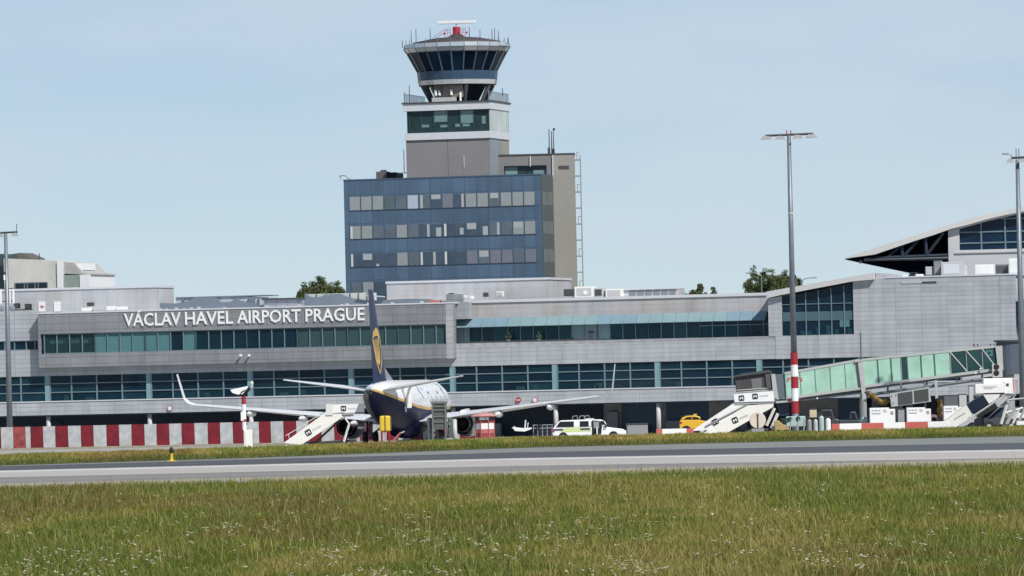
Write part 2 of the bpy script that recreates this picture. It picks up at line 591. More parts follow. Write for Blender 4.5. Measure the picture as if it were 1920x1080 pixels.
hs = (0.35 + 0.40 * rs.rand(NS)) * (0.5 + 0.8 * k)
cs = PAL[5] * (0.65 + 0.6 * rs.rand(NS))[:, None]
parts.append(blades(rs, X, Y, np.zeros(NS), hs, 0.014 + 0.012 * rs.rand(NS), 0.10 + 0.35 * rs.rand(NS), cs))
V, F, C = merge(parts)
tri_object('meadow_grass', V, F, C, M_GRASS, 'rough olive meadow grass with dry stalks in front of the taxiway', 'grass')

# bank grass
N = 90000
X = (rs.rand(N) - 0.5) * 2 * 44
t = rs.rand(N) ** 0.9 * 16
Y = np.interp(X / 490 * FPX + 960, [-200, 60, 480, 1000, 1920, 2200], [455, 460, 472, 500, 500, 500]) + t
hb = np.interp(X / 490 * FPX + 960, [-200, 60, 480, 1000, 1440, 1920, 2200], [0.50, 0.52, 0.52, 0.55, 0.50, 0.50, 0.5])
Z = np.where(t < 12, hb * np.sin(np.minimum(t, 12) / 12 * np.pi / 2) ** 1.2, hb * np.cos(np.clip((t - 12) / 9, 0, 1) * np.pi / 2) - 0.03)
hg = (0.10 + 0.17 * rs.rand(N)) * (0.6 + 0.8 * vnoise(X, Y, 0.8, 31))
edge_shade = np.clip((5.5 - t) / 3.0, 0, 1)[:, None]  # shade of the bank's near edge, put into the blade colour
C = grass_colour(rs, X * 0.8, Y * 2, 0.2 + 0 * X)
C = C * (1 - edge_shade * np.array([[0.58, 0.46, 0.55]])) * np.array([[1.55, 1.42, 1.40]])
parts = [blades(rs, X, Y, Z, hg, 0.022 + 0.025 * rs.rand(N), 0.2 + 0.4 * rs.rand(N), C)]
NS = 2500
X = (rs.rand(NS) - 0.5) * 88; t = rs.rand(NS) * 14
Y = np.interp(X / 490 * FPX + 960, [-200, 60, 480, 1000, 1920, 2200], [455, 460, 472, 500, 500, 500]) + t
Z = 0.5 * np.sin(np.minimum(t, 12) / 12 * np.pi / 2) ** 1.2
parts.append(blades(rs, X, Y, Z, 0.2 + 0.25 * rs.rand(NS), 0.016 + 0 * X, 0.1 + 0.4 * rs.rand(NS), PAL[5] * (0.7 + 0.6 * rs.rand(NS))[:, None]))
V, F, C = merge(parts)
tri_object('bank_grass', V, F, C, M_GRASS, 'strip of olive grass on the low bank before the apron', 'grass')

# flowers: flat umbels of small discs on thin stems
def flowers(name, n, colour, label, relr, size, seed, clump):
    rs = np.random.RandomState(seed)
    rel = relr[0] + (relr[1] - relr[0]) * rs.rand(n * 8) ** 0.7
    Y = rowY(rel); X = (rs.rand(n * 8) - 0.5) * 2 * (1150 / FPX) * Y
    k = vnoise(X, Y * 0.3, clump, seed + 1) + 0.9 * rs.rand(n * 8)
    i = np.argsort(-k)[: n]
    X, Y = X[i], Y[i]
    V, F, C = [], [], []
    q = 0
    for x, y in zip(X, Y):
        h = 0.26 + 0.22 * rs.rand()
        for j in range(rs.randint(2, 6)):
            cx, cy, cz = x + rs.normal(0, size), y + rs.normal(0, size), h + rs.normal(0, 0.03)
            r = size * (0.45 + 0.5 * rs.rand())
            tl = rs.normal(0, 0.15, 2)
            ring = [(cx + r * math.cos(a), cy + r * math.sin(a), cz + r * (tl[0] * math.cos(a) + tl[1] * math.sin(a)) - 0.25 * r) for a in np.arange(6) * math.pi / 3]
            V += [(cx, cy, cz + 0.3 * r)] + ring
            F += [(q, q + 1 + a, q + 1 + (a + 1) % 6) for a in range(6)]
            c = np.array(colour) * (0.75 + 0.35 * rs.rand())
            C += [c] * 7
            q += 7
            V += [(cx - 0.006, cy, cz), (cx + 0.006, cy, cz), (x, y, 0)]
            F.append((q, q + 1, q + 2)); C += [PAL[0]] * 3
            q += 3
    tri_object(name, np.array(V), np.array(F), np.array(C), M_GRASS, label, 'wildflowers')
flowers('white_wildflowers', 720, (0.66, 0.65, 0.48), 'white yarrow umbels scattered through the meadow grass', (195, 400), 0.045, 41, 1.6)
flowers('yellow_wildflowers', 70, (0.45, 0.29, 0.02), 'small clumps of yellow wildflowers in the meadow grass', (185, 300), 0.05, 51, 1.5)
# ================================================================== TERMINAL
T = Frame(960, 596, 14)
term = fthing(T, 'terminal_building', 'long grey panelled airport terminal with dark teal ribbon windows behind the parked airliner', 'terminal')
zc = T.z(760, 763.6)          # underside of first floor
zs = T.z(760, 737.5)          # sill of the lower windows
zt = T.z(760, 689.3)          # head of the lower windows
zb0, zb1 = T.z(760, 673.5), T.z(760, 571.5)   # sign block
zw0, zw1 = T.z(760, 647.5), T.z(760, 609.5)   # sign block windows
zter = T.z(1000, 641)         # terrace
XL, XR = T.x(-330, 740), T.x(1904, 600)
xb0, xb1 = T.x(78, 640), T.x(855, 620)

def bars(name, parent, xs, zs_, z0, z1, y, w, m, d=0.12, wz=None):
    """window frame: mullions at xs from z0 to z1, transoms at zs_"""
    mb = MB()
    wz = wz or w
    for x in xs:
        mb.box(x - w / 2, x + w / 2, y, y + d, z0, z1)
    if not zs_:
        for z in (z0 + .03, z1 - .03):
            for a, b in zip(xs[:-1], xs[1:]):
                mb.box(a + w / 2 - .002, b - w / 2 + .002, y + 0.01, y + d, z - .03, z + .03)
    for z in zs_:
        for a, b in zip(xs[:-1], xs[1:]):
            mb.box(a + w / 2 - .002, b - w / 2 + .002, y + 0.01, y + d, z - wz / 2, z + wz / 2)
    return mb.build(name, m, parent)

# body behind the facade
mb = MB()
mb.box(XL, T.x(1600, 600), 0.6, 26, zc + 0.02, zter - 0.1)
mb.build('building_core', m_dark, term)
# first-floor cladding below the windows
MB().box(XL, XR, 0, 0.55, zc, zs).build('lower_cladding', m_clad, term)
mb = MB()
mb.box(XL, xb0 - 0.02, 0, 0.55, zt, T.z(40, 656.5))
mb.box(XL, xb0 - 0.02, 0, 0.55, T.z(40, 639), T.z(40, 586.5))
mb.box(XL, xb0 - 0.02, 0.56, 14, T.z(40, 588), T.z(40, 586))
mb.box(xb0 - 0.02, xb1, 0, 0.55, zt, zb0 + 0.6)
mb.box(xb1, T.x(1600, 650), 0, 0.55, zt, zter)
mb.build('upper_cladding', m_clad, term)
MB().box(XL, XR, -0.06, 0.0, zs - 0.07, zs + 0.03).build('window_sill', m_cap, term)
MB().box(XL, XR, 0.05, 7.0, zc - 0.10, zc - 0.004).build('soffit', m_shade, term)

# lower ribbon: one window per structural bay
cols = [-104, 86, 276, 466, 655.5, 845.5, 1037.5, 1230, 1421, 1612, 1803]
zl = [zs + (zt - zs) * 0.345, zs + (zt - zs) * 0.69]
m_col = mat('teal_window_post', (0.19, 0.33, 0.37), 0.4)
for i, (a, b) in enumerate(zip(cols[:-1], cols[1:])):
    xa, xb = T.x(a, 715), T.x(b, 715)
    mbg = MB()
    for k in range(4):
        for r_ in range(3):
            zlo, zhi = ([zs + .03] + zl)[r_], (zl + [zt])[r_]
            mbg.box(xa + (xb - xa) * k / 4 + .004 + (.2 if k == 0 else 0), xa + (xb - xa) * (k + 1) / 4 - .004, 0.16, 0.5, zlo + .002, zhi - .002, rnd.choice((0, 0, 1, 1, 2, 3)))
    g = mbg.build('window', [m_glass, glass_mat('dark_teal_glass_b', (0.005, 0.030, 0.046)), glass_mat('dark_teal_glass_c', (0.008, 0.040, 0.060)), glass_mat('dark_teal_glass_d', (0.003, 0.015, 0.030))], term)
    for k in range(rnd.choice((1, 2, 3))):
        f0 = rnd.uniform(.08, .85)
        MB().box(xa + (xb - xa) * f0, xa + (xb - xa) * (f0 + rnd.uniform(.03, .09)), .15, .158, zs + .05, zs + rnd.uniform(.3, .62)).build('interior_furniture', glass_mat('dim_interior_b', (.018, .058, .072)), g)
    xs = [xa + 0.36] + [xa + (xb - xa) * f for f in (0.25, 0.5, 0.75)] + [xb - 0.06]
    bars('window_frame', g, xs, zl, zs + 0.03, zt, 0.06, 0.13, m_frame, wz=0.09)
    MB().box(xa - 0.12, xa + 0.29, 0.04, 0.5, zs + 0.03, zt).build('window_post', m_col, term)
# far-left small windows
xa, xb = T.x(-60, 650), T.x(71.5, 648)
g = MB().box(xa, xb, 0.2, 0.5, T.z(40, 656.5), T.z(40, 639)).build('window', m_glass, term)
xs = [T.x(p, 648) for p in (-60, -36, -14, 8, 26.5, 48.5, 65, 71)]
bars('window_frame', g, xs, [], T.z(40, 656.5), T.z(40, 639), 0.08, 0.10, m_frame)

# ground floor recess
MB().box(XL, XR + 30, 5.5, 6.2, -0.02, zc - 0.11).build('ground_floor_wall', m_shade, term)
mb = MB()
for a, b, c in ((1133, 1166, 0), (1166, 1230, 1), (1250, 1330, 1), (1330, 1400, 0), (1240, 1250, 0), (1496, 1572, 0), (1572, 1621, 1), (1636, 1664, 0), (1700, 1712, 0), (1760, 1842, 0)):
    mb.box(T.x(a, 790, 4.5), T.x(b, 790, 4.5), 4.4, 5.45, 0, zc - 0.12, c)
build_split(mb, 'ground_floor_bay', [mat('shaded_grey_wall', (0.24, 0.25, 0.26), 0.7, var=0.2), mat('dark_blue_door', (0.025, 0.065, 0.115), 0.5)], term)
mb = MB()
for a, b, z in ((1175, 1215, 0.8), (1250, 1300, 1.1), (1140, 1160, 2.0), (900, 940, 1.2), (1340, 1380, 1.0), (1520, 1560, 1.6), (1640, 1690, 1.9)):
    mb.box(T.x(a, 790, 4), T.x(b, 790, 4), 3.6, 4.3, 0, z)
build_split(mb, 'ground_floor_bench', mat('mid_grey_wall', (0.22, 0.23, 0.24), 0.7, var=0.2), term)
for p in cols:
    px = p + 5
    x = T.x(px, 785, 0.5)
    MB().cyl((x, 0.5, 0), (x, 0.5, zc - 0.1), 0.21, n=14).build('column', m_lgrey, term, smooth=True)
# pipes and small fittings in the recess
mb = MB()
rr = random.Random(5)
for px in range(40, 900, 34):
    x = T.x(px + rr.uniform(-9, 9), 785, 5)
    mb.box(x, x + rr.uniform(.3, 1.1), 5.30, 5.46, 0.4, rr.uniform(1.4, 2.3))
build_split(mb, 'ground_floor_window', glass_mat('dim_blue_glass', (0.02, 0.05, 0.085)), term)

# sign block: a projecting box with its own ribbon window
blk = MB()
yb = -0.95
blk.box(xb0, xb1, yb, 0.0, zw1, zb1)
blk.box(xb0, xb1, yb, 0.0, zb0, zw0)
blk.box(xb0, T.x(82, 640), yb, 0.0, zw0, zw1)
blk.box(T.x(841, 630), xb1, yb, 0.0, zw0, zw1)
blk.box(xb0 + 0.4, xb1 - 0.4, 0.002, 0.62, zb0 + 0.3, zb1 - 0.2)
blk.build('sign_block_cladding', m_dclad, term)
MB().box(xb0 - 0.05, xb1 + 0.05, yb - 0.05, 14, zb1 + 0.003, zb1 + 0.13).build('roof_edge', m_cap, term)
MB().box(T.x(841.5, 630), xb1 + 0.03, yb - 0.03, yb - 0.003, zb0 - 0.03, zb1 - 0.05).build('corner_panel', panel_mat('corner_cladding', (0.40, 0.40, 0.41), 1.5, 0.5, dark=0.7), term)
MB().box(T.x(841, 560), xb1, yb + 0.05, 3, zb1 + 0.14, T.z(845, 551.5)).build('roof_upstand', m_dclad, term)
# windows of the sign block, in bays of four panes
edges = [82 + (841 - 82) / 32 * i for i in range(33)]
def code(i):
    px = edges[i] + 8
    if px < 174: return 1
    if px < 318: return 3
    if px < 341: return 0
    if px < 366: return 3
    if px < 552: return 0
    return 2
for b in range(8):
    mbg = MB()
    xs = [T.x(edges[b * 4 + k], 630, yb) for k in range(5)]
    for k in range(4):
        mbg.box(xs[k] + 0.004, xs[k + 1] - 0.004, yb + 0.22, yb + 0.34, zw0 + 0.01, zw1 - 0.01, code(b * 4 + k))
    g = mbg.build('window', [m_glass, m_glass2, m_glassg, m_frost], term)
    bars('window_frame', g, xs, [], zw0 + 0.01, zw1 - 0.01, yb + 0.10, 0.085, m_frame, d=0.11)
# furniture glimpsed behind the left panes
mb = MB()
for px, w in ((92, 16), (106, 12), (132, 16), (153, 13)):
    x = T.x(px, 640, yb)
    mb.box(x, x + w * 0.046, yb + 0.205, yb + 0.218, zw0 + 0.9, zw0 + 1.02 + 0.2)
build_split(mb, 'blind', glass_mat('dim_teal_blind', (0.045, 0.09, 0.10)), term)

# roof behind the sign block
MB().box(XL, xb1 - 0.3, 0.7, 22, zb1 - 0.35, zb1 - 0.06).build('roof_deck', m_grey, term)

# terrace storey on the right
y2 = 2.2
xc0 = T.x(860, 600, y2)
xt1 = T.x(1464, 600, y2)
zp = T.z(1150, 561.5, y2)
za = T.z(1100, 592.5, y2)
MB().box(T.x(848, 580, y2), xt1, y2, y2 + 8, za, zp).build('upper_wall', m_cladup, term)
MB().box(T.x(880, 560, y2), xt1 - 1.2, y2 - 0.12, y2 + 8.1, zp + 0.004, zp + 0.26).build('parapet_cap', m_cap, term)
MB().box(T.x(849, 580, y2 - 1.2), T.x(880, 580, y2 - 1.2), y2 - 1.2, y2 - 0.003, za, zp + 0.1).build('corner_pier', panel_mat('pier_cladding', (0.36, 0.38, 0.42), 2.2, 0.6, dark=0.8), term)
# dark glazing under the awning
zab = T.z(1100, 608.5, y2 - 0.9)
gx = [858, 870, 880] + [880 + 24.0 * i for i in range(1, 25)] + [1464]
gxx = [T.x(p, 625, y2) for p in gx]
for b in range(0, len(gxx) - 1, 4):
    xs = gxx[b:b + 5]
    mbg = MB()
    for k in range(len(xs) - 1):
        px = gx[b + k]
        c = 2 if (px < 880 or 1055 < px < 1122) else (1 if rnd.random() < 0.25 else 0)
        mbg.box(xs[k] + 0.004, xs[k + 1] - 0.004, y2 + 0.05, y2 + 0.2, zter, za, c)
    g = mbg.build('window', [glass_mat('terrace_glass', (.006, .042, .062)), glass_mat('terrace_glass_b', (.012, .065, .082)), m_awn], term)
    tr = [zter + 0.75 * (zab - zter)] if gx[b] > 1260 else []
    bars('window_frame', g, xs, tr, zter, za, y2 - 0.03, 0.07, m_frame, d=0.075)
MB().box(T.x(850, 640), xt1, 0.0, y2 - 0.1, zter - 0.3, zter + 0.004).build('terrace_floor', m_cap, term)
# sloping glass awning
ax = [858, 870, 880] + [880 + 24.2 * i for i in range(1, 24)]
for k, (a, b) in enumerate(zip(ax[:-1], ax[1:])):
    xa, xb = T.x(a, 605, y2 - .5) + 0.02, T.x(b, 605, y2 - .5) - 0.02
    mbp = MB()
    zz = za + (0.05 if k % 2 else 0.0)
    mbp.mesh([(xa, y2 - 0.05, zz), (xb, y2 - 0.05, zz), (xb, y2 - 0.95, zab), (xa, y2 - 0.95, zab),
              (xa, y2 - 0.05, zz + .03), (xb, y2 - 0.05, zz + .03), (xb, y2 - 0.95, zab + .03), (xa, y2 - 0.95, zab + .03)],
             [(0, 1, 2, 3), (7, 6, 5, 4), (0, 3, 7, 4), (1, 5, 6, 2), (2, 6, 7, 3), (0, 4, 5, 1)])
    p = mbp.build('awning_panel', m_awn2 if (k * 7) % 10 in (1, 4, 8) else m_awn, term)
mb = MB()
for a in ax:
    x = T.x(a, 605, y2 - .5)
    mb.bar((x, y2 - 0.05, za + 0.03), (x, y2 - 0.98, zab + 0.02), 0.05)
mb.build('awning_bracket', m_frame, term)
mb = MB()
mb.box(T.x(858, 637), T.x(1122, 632), 0.35, 0.40, zter + 0.01, zter + 0.16)
mb.build('terrace_kerb', m_dark, term)

# right-hand hall with wedge roof
hall = fthing(T, 'panelled_hall', 'tall light grey panelled hall with sloping roof fascia and trapezoid corner window', 'building')
y3 = -0.04
P3 = lambda px, py: T.at(px, py, y3)
w_tl, w_tr, w_br, w_bl = P3(1465.5, 556.5), P3(1599, 532), P3(1602, 627), P3(1466.5, 630.5)
zband = T.z(1600, 670, y3)
xr = T.x(1904, 590, y3)
ztop = T.z(1780, 518.5, y3)
xl = T.x(1440, 565, y3)
mb = MB()
mb.prism([(w_bl[0] - 0.6, zband), (xr, zband), (xr, w_br[1]), (w_bl[0] - 0.6, w_bl[1])], y3, 0.6)
mb.prism([(w_tr[0], w_br[1]), (xr, w_br[1]), (xr, ztop), (T.x(1655, 521, y3), ztop), (w_tr[0], w_tr[1] + 0.25)], y3, 0.6)
mb.prism([(xl, w_bl[1]), (w_bl[0], w_bl[1]), (w_tl[0], w_tl[1] + 0.05), (xl, P3(1440, 560)[1])], y3, 0.6)
mb.build('wall', m_clad, hall)
MB().box(xl + 1, xr, 0.7, 24, zband, ztop - 1.2).build('hall_core', m_lgrey, hall)
MB().prism([P3(1438, 547), P3(1639, 511.5), P3(1640, 524), P3(1600, 527.5), P3(1466, 553), P3(1440, 559)], y3 - 0.45, 10).build('roof_fascia', mat('warm_white_fascia', (0.56, 0.56, 0.57), 0.5, var=0.04), hall)
MB().prism([P3(1640, 512), P3(1680, 519.5), P3(1680, 523), P3(1641, 523.5)], y3 + 0.3, 10).build('roof_slope', m_cladup, hall)
MB().box(T.x(1660, 521, y3), xr + 0.05, y3 - 0.05, 24, ztop + 0.004, ztop + 0.12).build('parapet_cap', m_cap, hall)
g = MB().prism([w_tl, w_tr, w_br, w_bl], y3 + 0.2, 0.55).build('window', glass_mat('blue_black_glass', (0.004, 0.022, 0.045)), hall)
mb = MB()
for px in (1487, 1511, 1535, 1559, 1583):
    a, b = P3(px, 600)
    zz = w_tl[1] + (w_tr[1] - w_tl[1]) * (a - w_tl[0]) / (w_tr[0] - w_tl[0])
    mb.box(a - 0.04, a + 0.04, y3 + 0.08, y3 + 0.19, w_bl[1], zz)
zz = P3(1535, 569.5)[1]
mb.box(w_tl[0], w_tr[0], y3 + 0.10, y3 + 0.18, zz - 0.03, zz + 0.03)
mb.build('window_frame', m_frame, g)
MB().box(w_tl[0] + .05, w_tr[0] + .05, y3 + 0.13, y3 + 0.195, P3(1535, 601)[1], P3(1535, 584)[1]).build('frosted_band', glass_mat('grey_frost_glass', (0.075, 0.14, 0.17), var=0.1), g)
MB().box(P3(1574, 610)[0], P3(1592, 610)[0], y3 + 0.14, y3 + 0.196, P3(1584, 613)[1], P3(1584, 597)[1]).build('blind', m_frost, g)
mb = MB()
for px, w, h in ((1480, 10, 14), (1500, 22, 9), (1530, 8, 16), (1548, 14, 20), (1566, 6, 12), (1588, 10, 12)):
    a = P3(px, 620)[0]
    mb.box(a, a + w * .045, y3 + .15, y3 + .197, w_bl[1] + 0.1, w_bl[1] + h * .045)
build_split(mb, 'interior_furniture', glass_mat('dim_interior', (0.012, 0.06, 0.085)), g)
MB().box(P3(1690, 526)[0], P3(1757, 526)[0], y3 - 0.05, y3 - 0.004, P3(1725, 531)[1], P3(1725, 527)[1]).build('wall_sign', m_lgrey, hall)
MB().box(P3(1729, 526)[0], P3(1756, 526)[0], y3 - 0.08, y3 - 0.052, P3(1742, 530)[1], P3(1742, 527.8)[1]).build('wall_vent', m_black, hall)
mb = MB()
for a, b in ((565, 580), (583, 597), (600, 613)):
    mb.box(xr + 0.01, xr + 0.5, 0.2, 0.6, T.z(1908, b), T.z(1908, a))
build_split(mb, 'side_window', m_glass, hall)
MB().box(xr + 0.5, xr + 12, 0.62, 12, 0, T.z(1915, 560)).build('side_wall', mat('blue_grey_panel', (0.16, 0.22, 0.26), 0.5, var=.1), hall)
# rain pipe and joints on hall wall
mb = MB()
x = P3(1615, 650)[0]
mb.cyl((x, y3 - .05, zband), (x, y3 - .05, P3(1615, 622)[1]), .035)
mb.build('rain_pipe', m_steel, hall)

# lettering
sg = fthing(T, 'airport_sign', 'white raised capitals reading VACLAV HAVEL AIRPORT PRAGUE on grey cladding', 'sign')
def sign_map(x0, z0, x1, z1):
    return lambda a, b: (x0 + (x1 - x0) * a, yb - 0.07, z0 + (z1 - z0) * b)
def letters(word, pxa, pxb):
    ya, yb_ = 612.3 - 0.0262 * (pxa - 233), 588.3 - 0.0262 * (pxa - 233)
    a = T.at(pxa, ya - 5, yb); b = T.at(pxb, ya - 5 - 0.0262 * (pxb - pxa), yb)
    zlo = T.z(460, 606.4, yb); zhi = T.z(460, 582.0, yb)
    mb = MB()
    word0 = word.replace('Á', 'A')
    text_on(mb, word0, sign_map(a[0], zlo, b[0], zhi), offset=0.012)
    if 'Á' in word:
        xx = T.x(260, 587, yb)
        mb.mesh([(xx - .10, yb - .07, zhi + .06), (xx + .12, yb - .07, zhi + .06), (xx + .30, yb - .07, zhi + .26), (xx + .08, yb - .07, zhi + .26)], [(0, 1, 2, 3)])
    o = mb.build('lettering', mat('white_sign_letters', (0.85, 0.86, 0.86), 0.4), sg)
    so_ = o.modifiers.new('depth', 'SOLIDIFY'); so_.thickness = 0.07; so_.offset = 0
for w, a, b in (('VÁCLAV', 233, 339.5), ('HAVEL', 347.5, 437.5), ('AIRPORT', 445, 564.5), ('PRAGUE', 573.5, 684)):
    letters(w, a, b)

# round traffic signs hung under the facade
def round_sign(px, py, label, solid):
    fr = T
    x, z = fr.at(px, py, -0.1)
    t = thing('round_sign', label, 'sign', tuple(fr.o + fr.u * x - fr.n * 0.1 + Vector((0, 0, z))), -fr.th)
    r = 0.24
    mr = mat('sign_red', (0.42, 0.03, 0.04), 0.4)
    mw = mat('sign_white', (0.75, 0.75, 0.75), 0.4)
    MB().lathe([(0.001, -0.03), (r, -0.03), (r, 0.02)], n=20, axis='y').build('sign_rim', mr, t)
    if solid:
        MB().box(-0.16, 0.16, -0.04, -0.034, -0.045, 0.045).build('sign_bar', mw, t)
    else:
        MB().lathe([(0.001, -0.036), (r * 0.80, -0.036)], n=20, axis='y').build('sign_face', mw, t)
    MB().box(-0.03, 0.03, -0.0, 0.09, -0.03, 0.03).build('bracket', m_dark, t)
round_sign(972, 750, 'red no entry disc with white bar under the terminal windows', True)
round_sign(1003, 750, 'white disc with red rim on the facade beside the no entry disc', False)
round_sign(318.5, 765.5, 'white disc with red rim on the facade above the striped wall', False)
mb = MB()
for px in (453, 469):
    x, z = T.at(px, 666, yb)
    mb.cyl((x, yb - .01, z), (x, yb - .3, z), .07, n=8)
    mb.box(x - .08, x + .08, yb - .45, yb - .3, z - .12, z + .1)
build_split(mb, 'security_camera', m_bright, term)

# planters on the terrace
for px, w, h, lab in ((1108.5, 8, 19, 'tall dark planter box on the terrace under the glass awning'), (1070, 12, 6, 'low dark trough on the terrace under the glass awning')):
    a = T.x(px - w / 2, 630, 0.9); b = T.x(px + w / 2, 630, 0.9)
    t = thing('planter', lab, 'planter', tuple(T.o + T.u * (a + b) / 2 + T.n * 0.9 + Vector((0, 0, zter))), -T.th)
    hh = h * .047
    MB().box(-(b - a) / 2, (b - a) / 2, -.2, .2, 0.005, hh * .8).build('planter_box', m_dark, t, bevel=.02)
    MB().box(-(b - a) / 2 - .03, (b - a) / 2 + .03, -.23, .23, hh * .8 + .002, hh).build('planter_rim', m_black, t)

def leaf_blob(mb, c, rx, rz, n, s, rg, ry=None):
    """many small leaf faces through an uneven volume"""
    ry = ry or rx
    for _ in range(n):
        while True:
            p = Vector((rg.uniform(-1, 1), rg.uniform(-1, 1), rg.uniform(-1, 1)))
            if p.length < 1: break
        q = Vector((c[0] + p.x * rx, c[1] + p.y * ry, c[2] + p.z * rz))
        a = Vector((rg.gauss(0, 1), rg.gauss(0, 1), rg.gauss(0, 1))).normalized()
        b = a.cross(Vector((rg.gauss(0, 1), rg.gauss(0, 1), rg.gauss(0, 1)))).normalized()
        k = s * rg.uniform(.6, 1.3)
        mb.poly([q - a * k, q - b * k * .5, q + a * k, q + b * k * .5], rg.choice((0, 0, 1, 2)))
m_leaf = [mat('dark_leaf', (0.060, 0.088, 0.030), 0.7), mat('mid_leaf', (0.115, 0.155, 0.048), 0.7), mat('brown_leaf', (0.13, 0.13, 0.055), 0.7)]
for px, s, lab in ((953, .30, 'pointed leafy pot plant on the terrace behind the glass'), (1010, .26, 'round leafy shrub on the terrace ledge')):
    x = T.x(px, 632, 1.3)
    t = thing('potted_plant', lab, 'plant', tuple(T.o + T.u * x + T.n * 1.3 + Vector((0, 0, zter))), -T.th)
    MB().lathe([(.12, .01), (.17, .25)], n=12, cap0=True, cap1=True).build('pot', m_grey, t)
    mb = MB(); rg = random.Random(px)
    leaf_blob(mb, (0, 0, .45), s, .22, 120, .09, rg); leaf_blob(mb, (0, 0, .7), s * .35, .25, 60, .07, rg)
    mb.build('foliage', [m_leaf[0], mat('shaded_leaf', (.03, .06, .04)), m_leaf[0]], t)
# ================================================================== ROOFTOPS
def room(fr, name, label, x0p, x1p, topy, boty, y, depth, m, capm=m_cap, capw=0.18):
    """flat roofed block; px positions on its front plane"""
    t = fthing(fr, name, label, 'building')
    xm, ym = (x0p + x1p) / 2, (topy + boty) / 2
    x0, x1 = fr.x(x0p, ym, y), fr.x(x1p, ym, y)
    z1 = fr.z(xm, topy, y)
    MB().box(x0, x1, y, y + depth, zb1 - 0.3, z1 - 0.2).build('wall', m, t)
    MB().box(x0 - 0.08, x1 + 0.08, y - 0.08, y + depth + 0.08, z1 - 0.2 + 0.003, z1).build('roof_edge', capm, t)
    return t, x0, x1, z1
m_rend = panel_mat('pale_render_block', (0.49, 0.50, 0.525), 6, 0.5, gap=0.02, dark=0.9, var=0.02, patch=(1.0, 0.95, 0.9))
rA, ax0, ax1, az1 = room(T, 'rooftop_block', 'long pale rendered block on the terminal roof before the cream building', -200, 287, 541.5, 585, 7, 6.6, m_rend)
mb = MB()
for px in (78.5, 107.5):
    x, z = T.at(px, 574, 7)
    mb.box(x - .32, x + .32, 6.93, 6.99, z - .5, z + .42)
build_split(mb, 'door', m_paint, rA)
x, z = T.at(79.5, 574, 7)
MB().box(x - .15, x + .15, 6.90, 6.925, z - .15, z + .05).build('door_sign', m_pink, rA)
rE, ex0, ex1, ez1 = room(T, 'rooftop_block', 'white rendered block on the roof in front of the blue office building', 725, 1028, 524, 563, 12, 9, m_rend)
def roof_box(fr, px, py, y, w, h, d, m, name, label, cat, base=None, m2=None):
    """small plant box standing on the roof; px,py at the middle of its front"""
    x, z = fr.at(px, py, y)
    t = thing(name, label, cat, tuple(fr.o + fr.u * x + fr.n * y + Vector((0, 0, z - h / 2))), -fr.th)
    MB().box(-w / 2, w / 2, 0, d, 0, h).build('casing', m, t, bevel=min(w, h) * .05)
    MB().box(-w * .38, w * .38, -.025, -.004, h * .15, h * .85).build('grille', m2 or m_dark, t)
    return t
S = 0.0487
roof_box(T, 30.5, 573.5, 6.0, 10 * S, 10 * S, .5, m_black, 'air_conditioner', 'black air conditioner on the roof rail closest to the antenna mast', 'air conditioner')
roof_box(T, 51.5, 574.5, 6.0, 11 * S, 10 * S, .5, m_black, 'air_conditioner', 'black air conditioner on the roof rail closest to the white doors', 'air conditioner')
MB().box(T.x(22, 581, 5.8), T.x(60, 581, 5.8), 5.9, 6.0, T.z(40, 582, 5.8), T.z(40, 579.5, 5.8)).build('rail', m_dark, rA)
roof_box(T, 168.5, 570.5, 6.2, 12 * S, 7 * S, .5, m_dark, 'air_conditioner', 'small dark ventilator box against the long pale roof block', 'air conditioner')
roof_box(T, 910, 552.5, 11.0, 9 * S, 8 * S, .4, m_dark, 'air_conditioner', 'small dark box in front of the white rendered roof block', 'air conditioner')
roof_box(T, 937, 551.5, 11.0, 13 * S, 10 * S, .4, m_paint, 'air_conditioner', 'white slatted box in front of the white rendered roof block', 'air conditioner', m2=m_lgrey)
roof_box(T, 845, 553.5, 2.0, 9 * S, 8 * S, .5, m_dark, 'loudspeaker_box', 'dark box on the upstand at the PRAGUE end of the sign block', 'box')
# pipes and duct lumps on the roof edge
def duct_run(pts, label, px0):
    mb = MB()
    prev = None
    for px, py, w, h in pts:
        x, z = T.at(px, py, 3.5)
        mb.box(x - w * S / 2, x + w * S / 2, 3.3, 3.9, z - h * S / 2, z + h * S / 2)
    return mb.build('roof_duct', m_lgrey, bevel=.03, label=label, cat='duct')
def duct_thing(label, pts):
    x, z = T.at(pts[0][0], pts[0][1], 3.5)
    t = thing('roof_duct', label, 'duct', tuple(T.o + T.u * x + T.n * 3.5 + Vector((0, 0, zb1))), -T.th)
    for px, py, w, h, mm in pts:
        xx, zz = T.at(px, py, 3.5)
        MB().box(xx - x - w * S / 2, xx - x + w * S / 2, -.2, .4, zz - zb1 - h * S / 2, zz - zb1 + h * S / 2).build('duct_section', mm, t, bevel=.04)
    MB().box(-.2, 1.2, -.1, .3, -.3, -.02).build('base_rail', m_dark, t)
duct_thing('white duct sections lying on the roof above the word VACLAV', [(163, 580.5, 20, 7, m_paint), (185, 579.5, 22, 6, m_lgrey), (208, 578, 16, 8, m_paint), (228, 578, 20, 6, m_bright)])
duct_thing('pale duct fittings on the roof near the tail fin top', [(815, 565, 22, 5, m_pink), (826, 561, 14, 5, m_lgrey), (833, 567, 12, 4, m_dark)])
duct_thing('white pipe bends on the roof beside the upstand', [(858, 557.5, 14, 4, m_lgrey), (868, 556.5, 14, 5, m_bright), (884, 558, 6, 6, m_bright)])
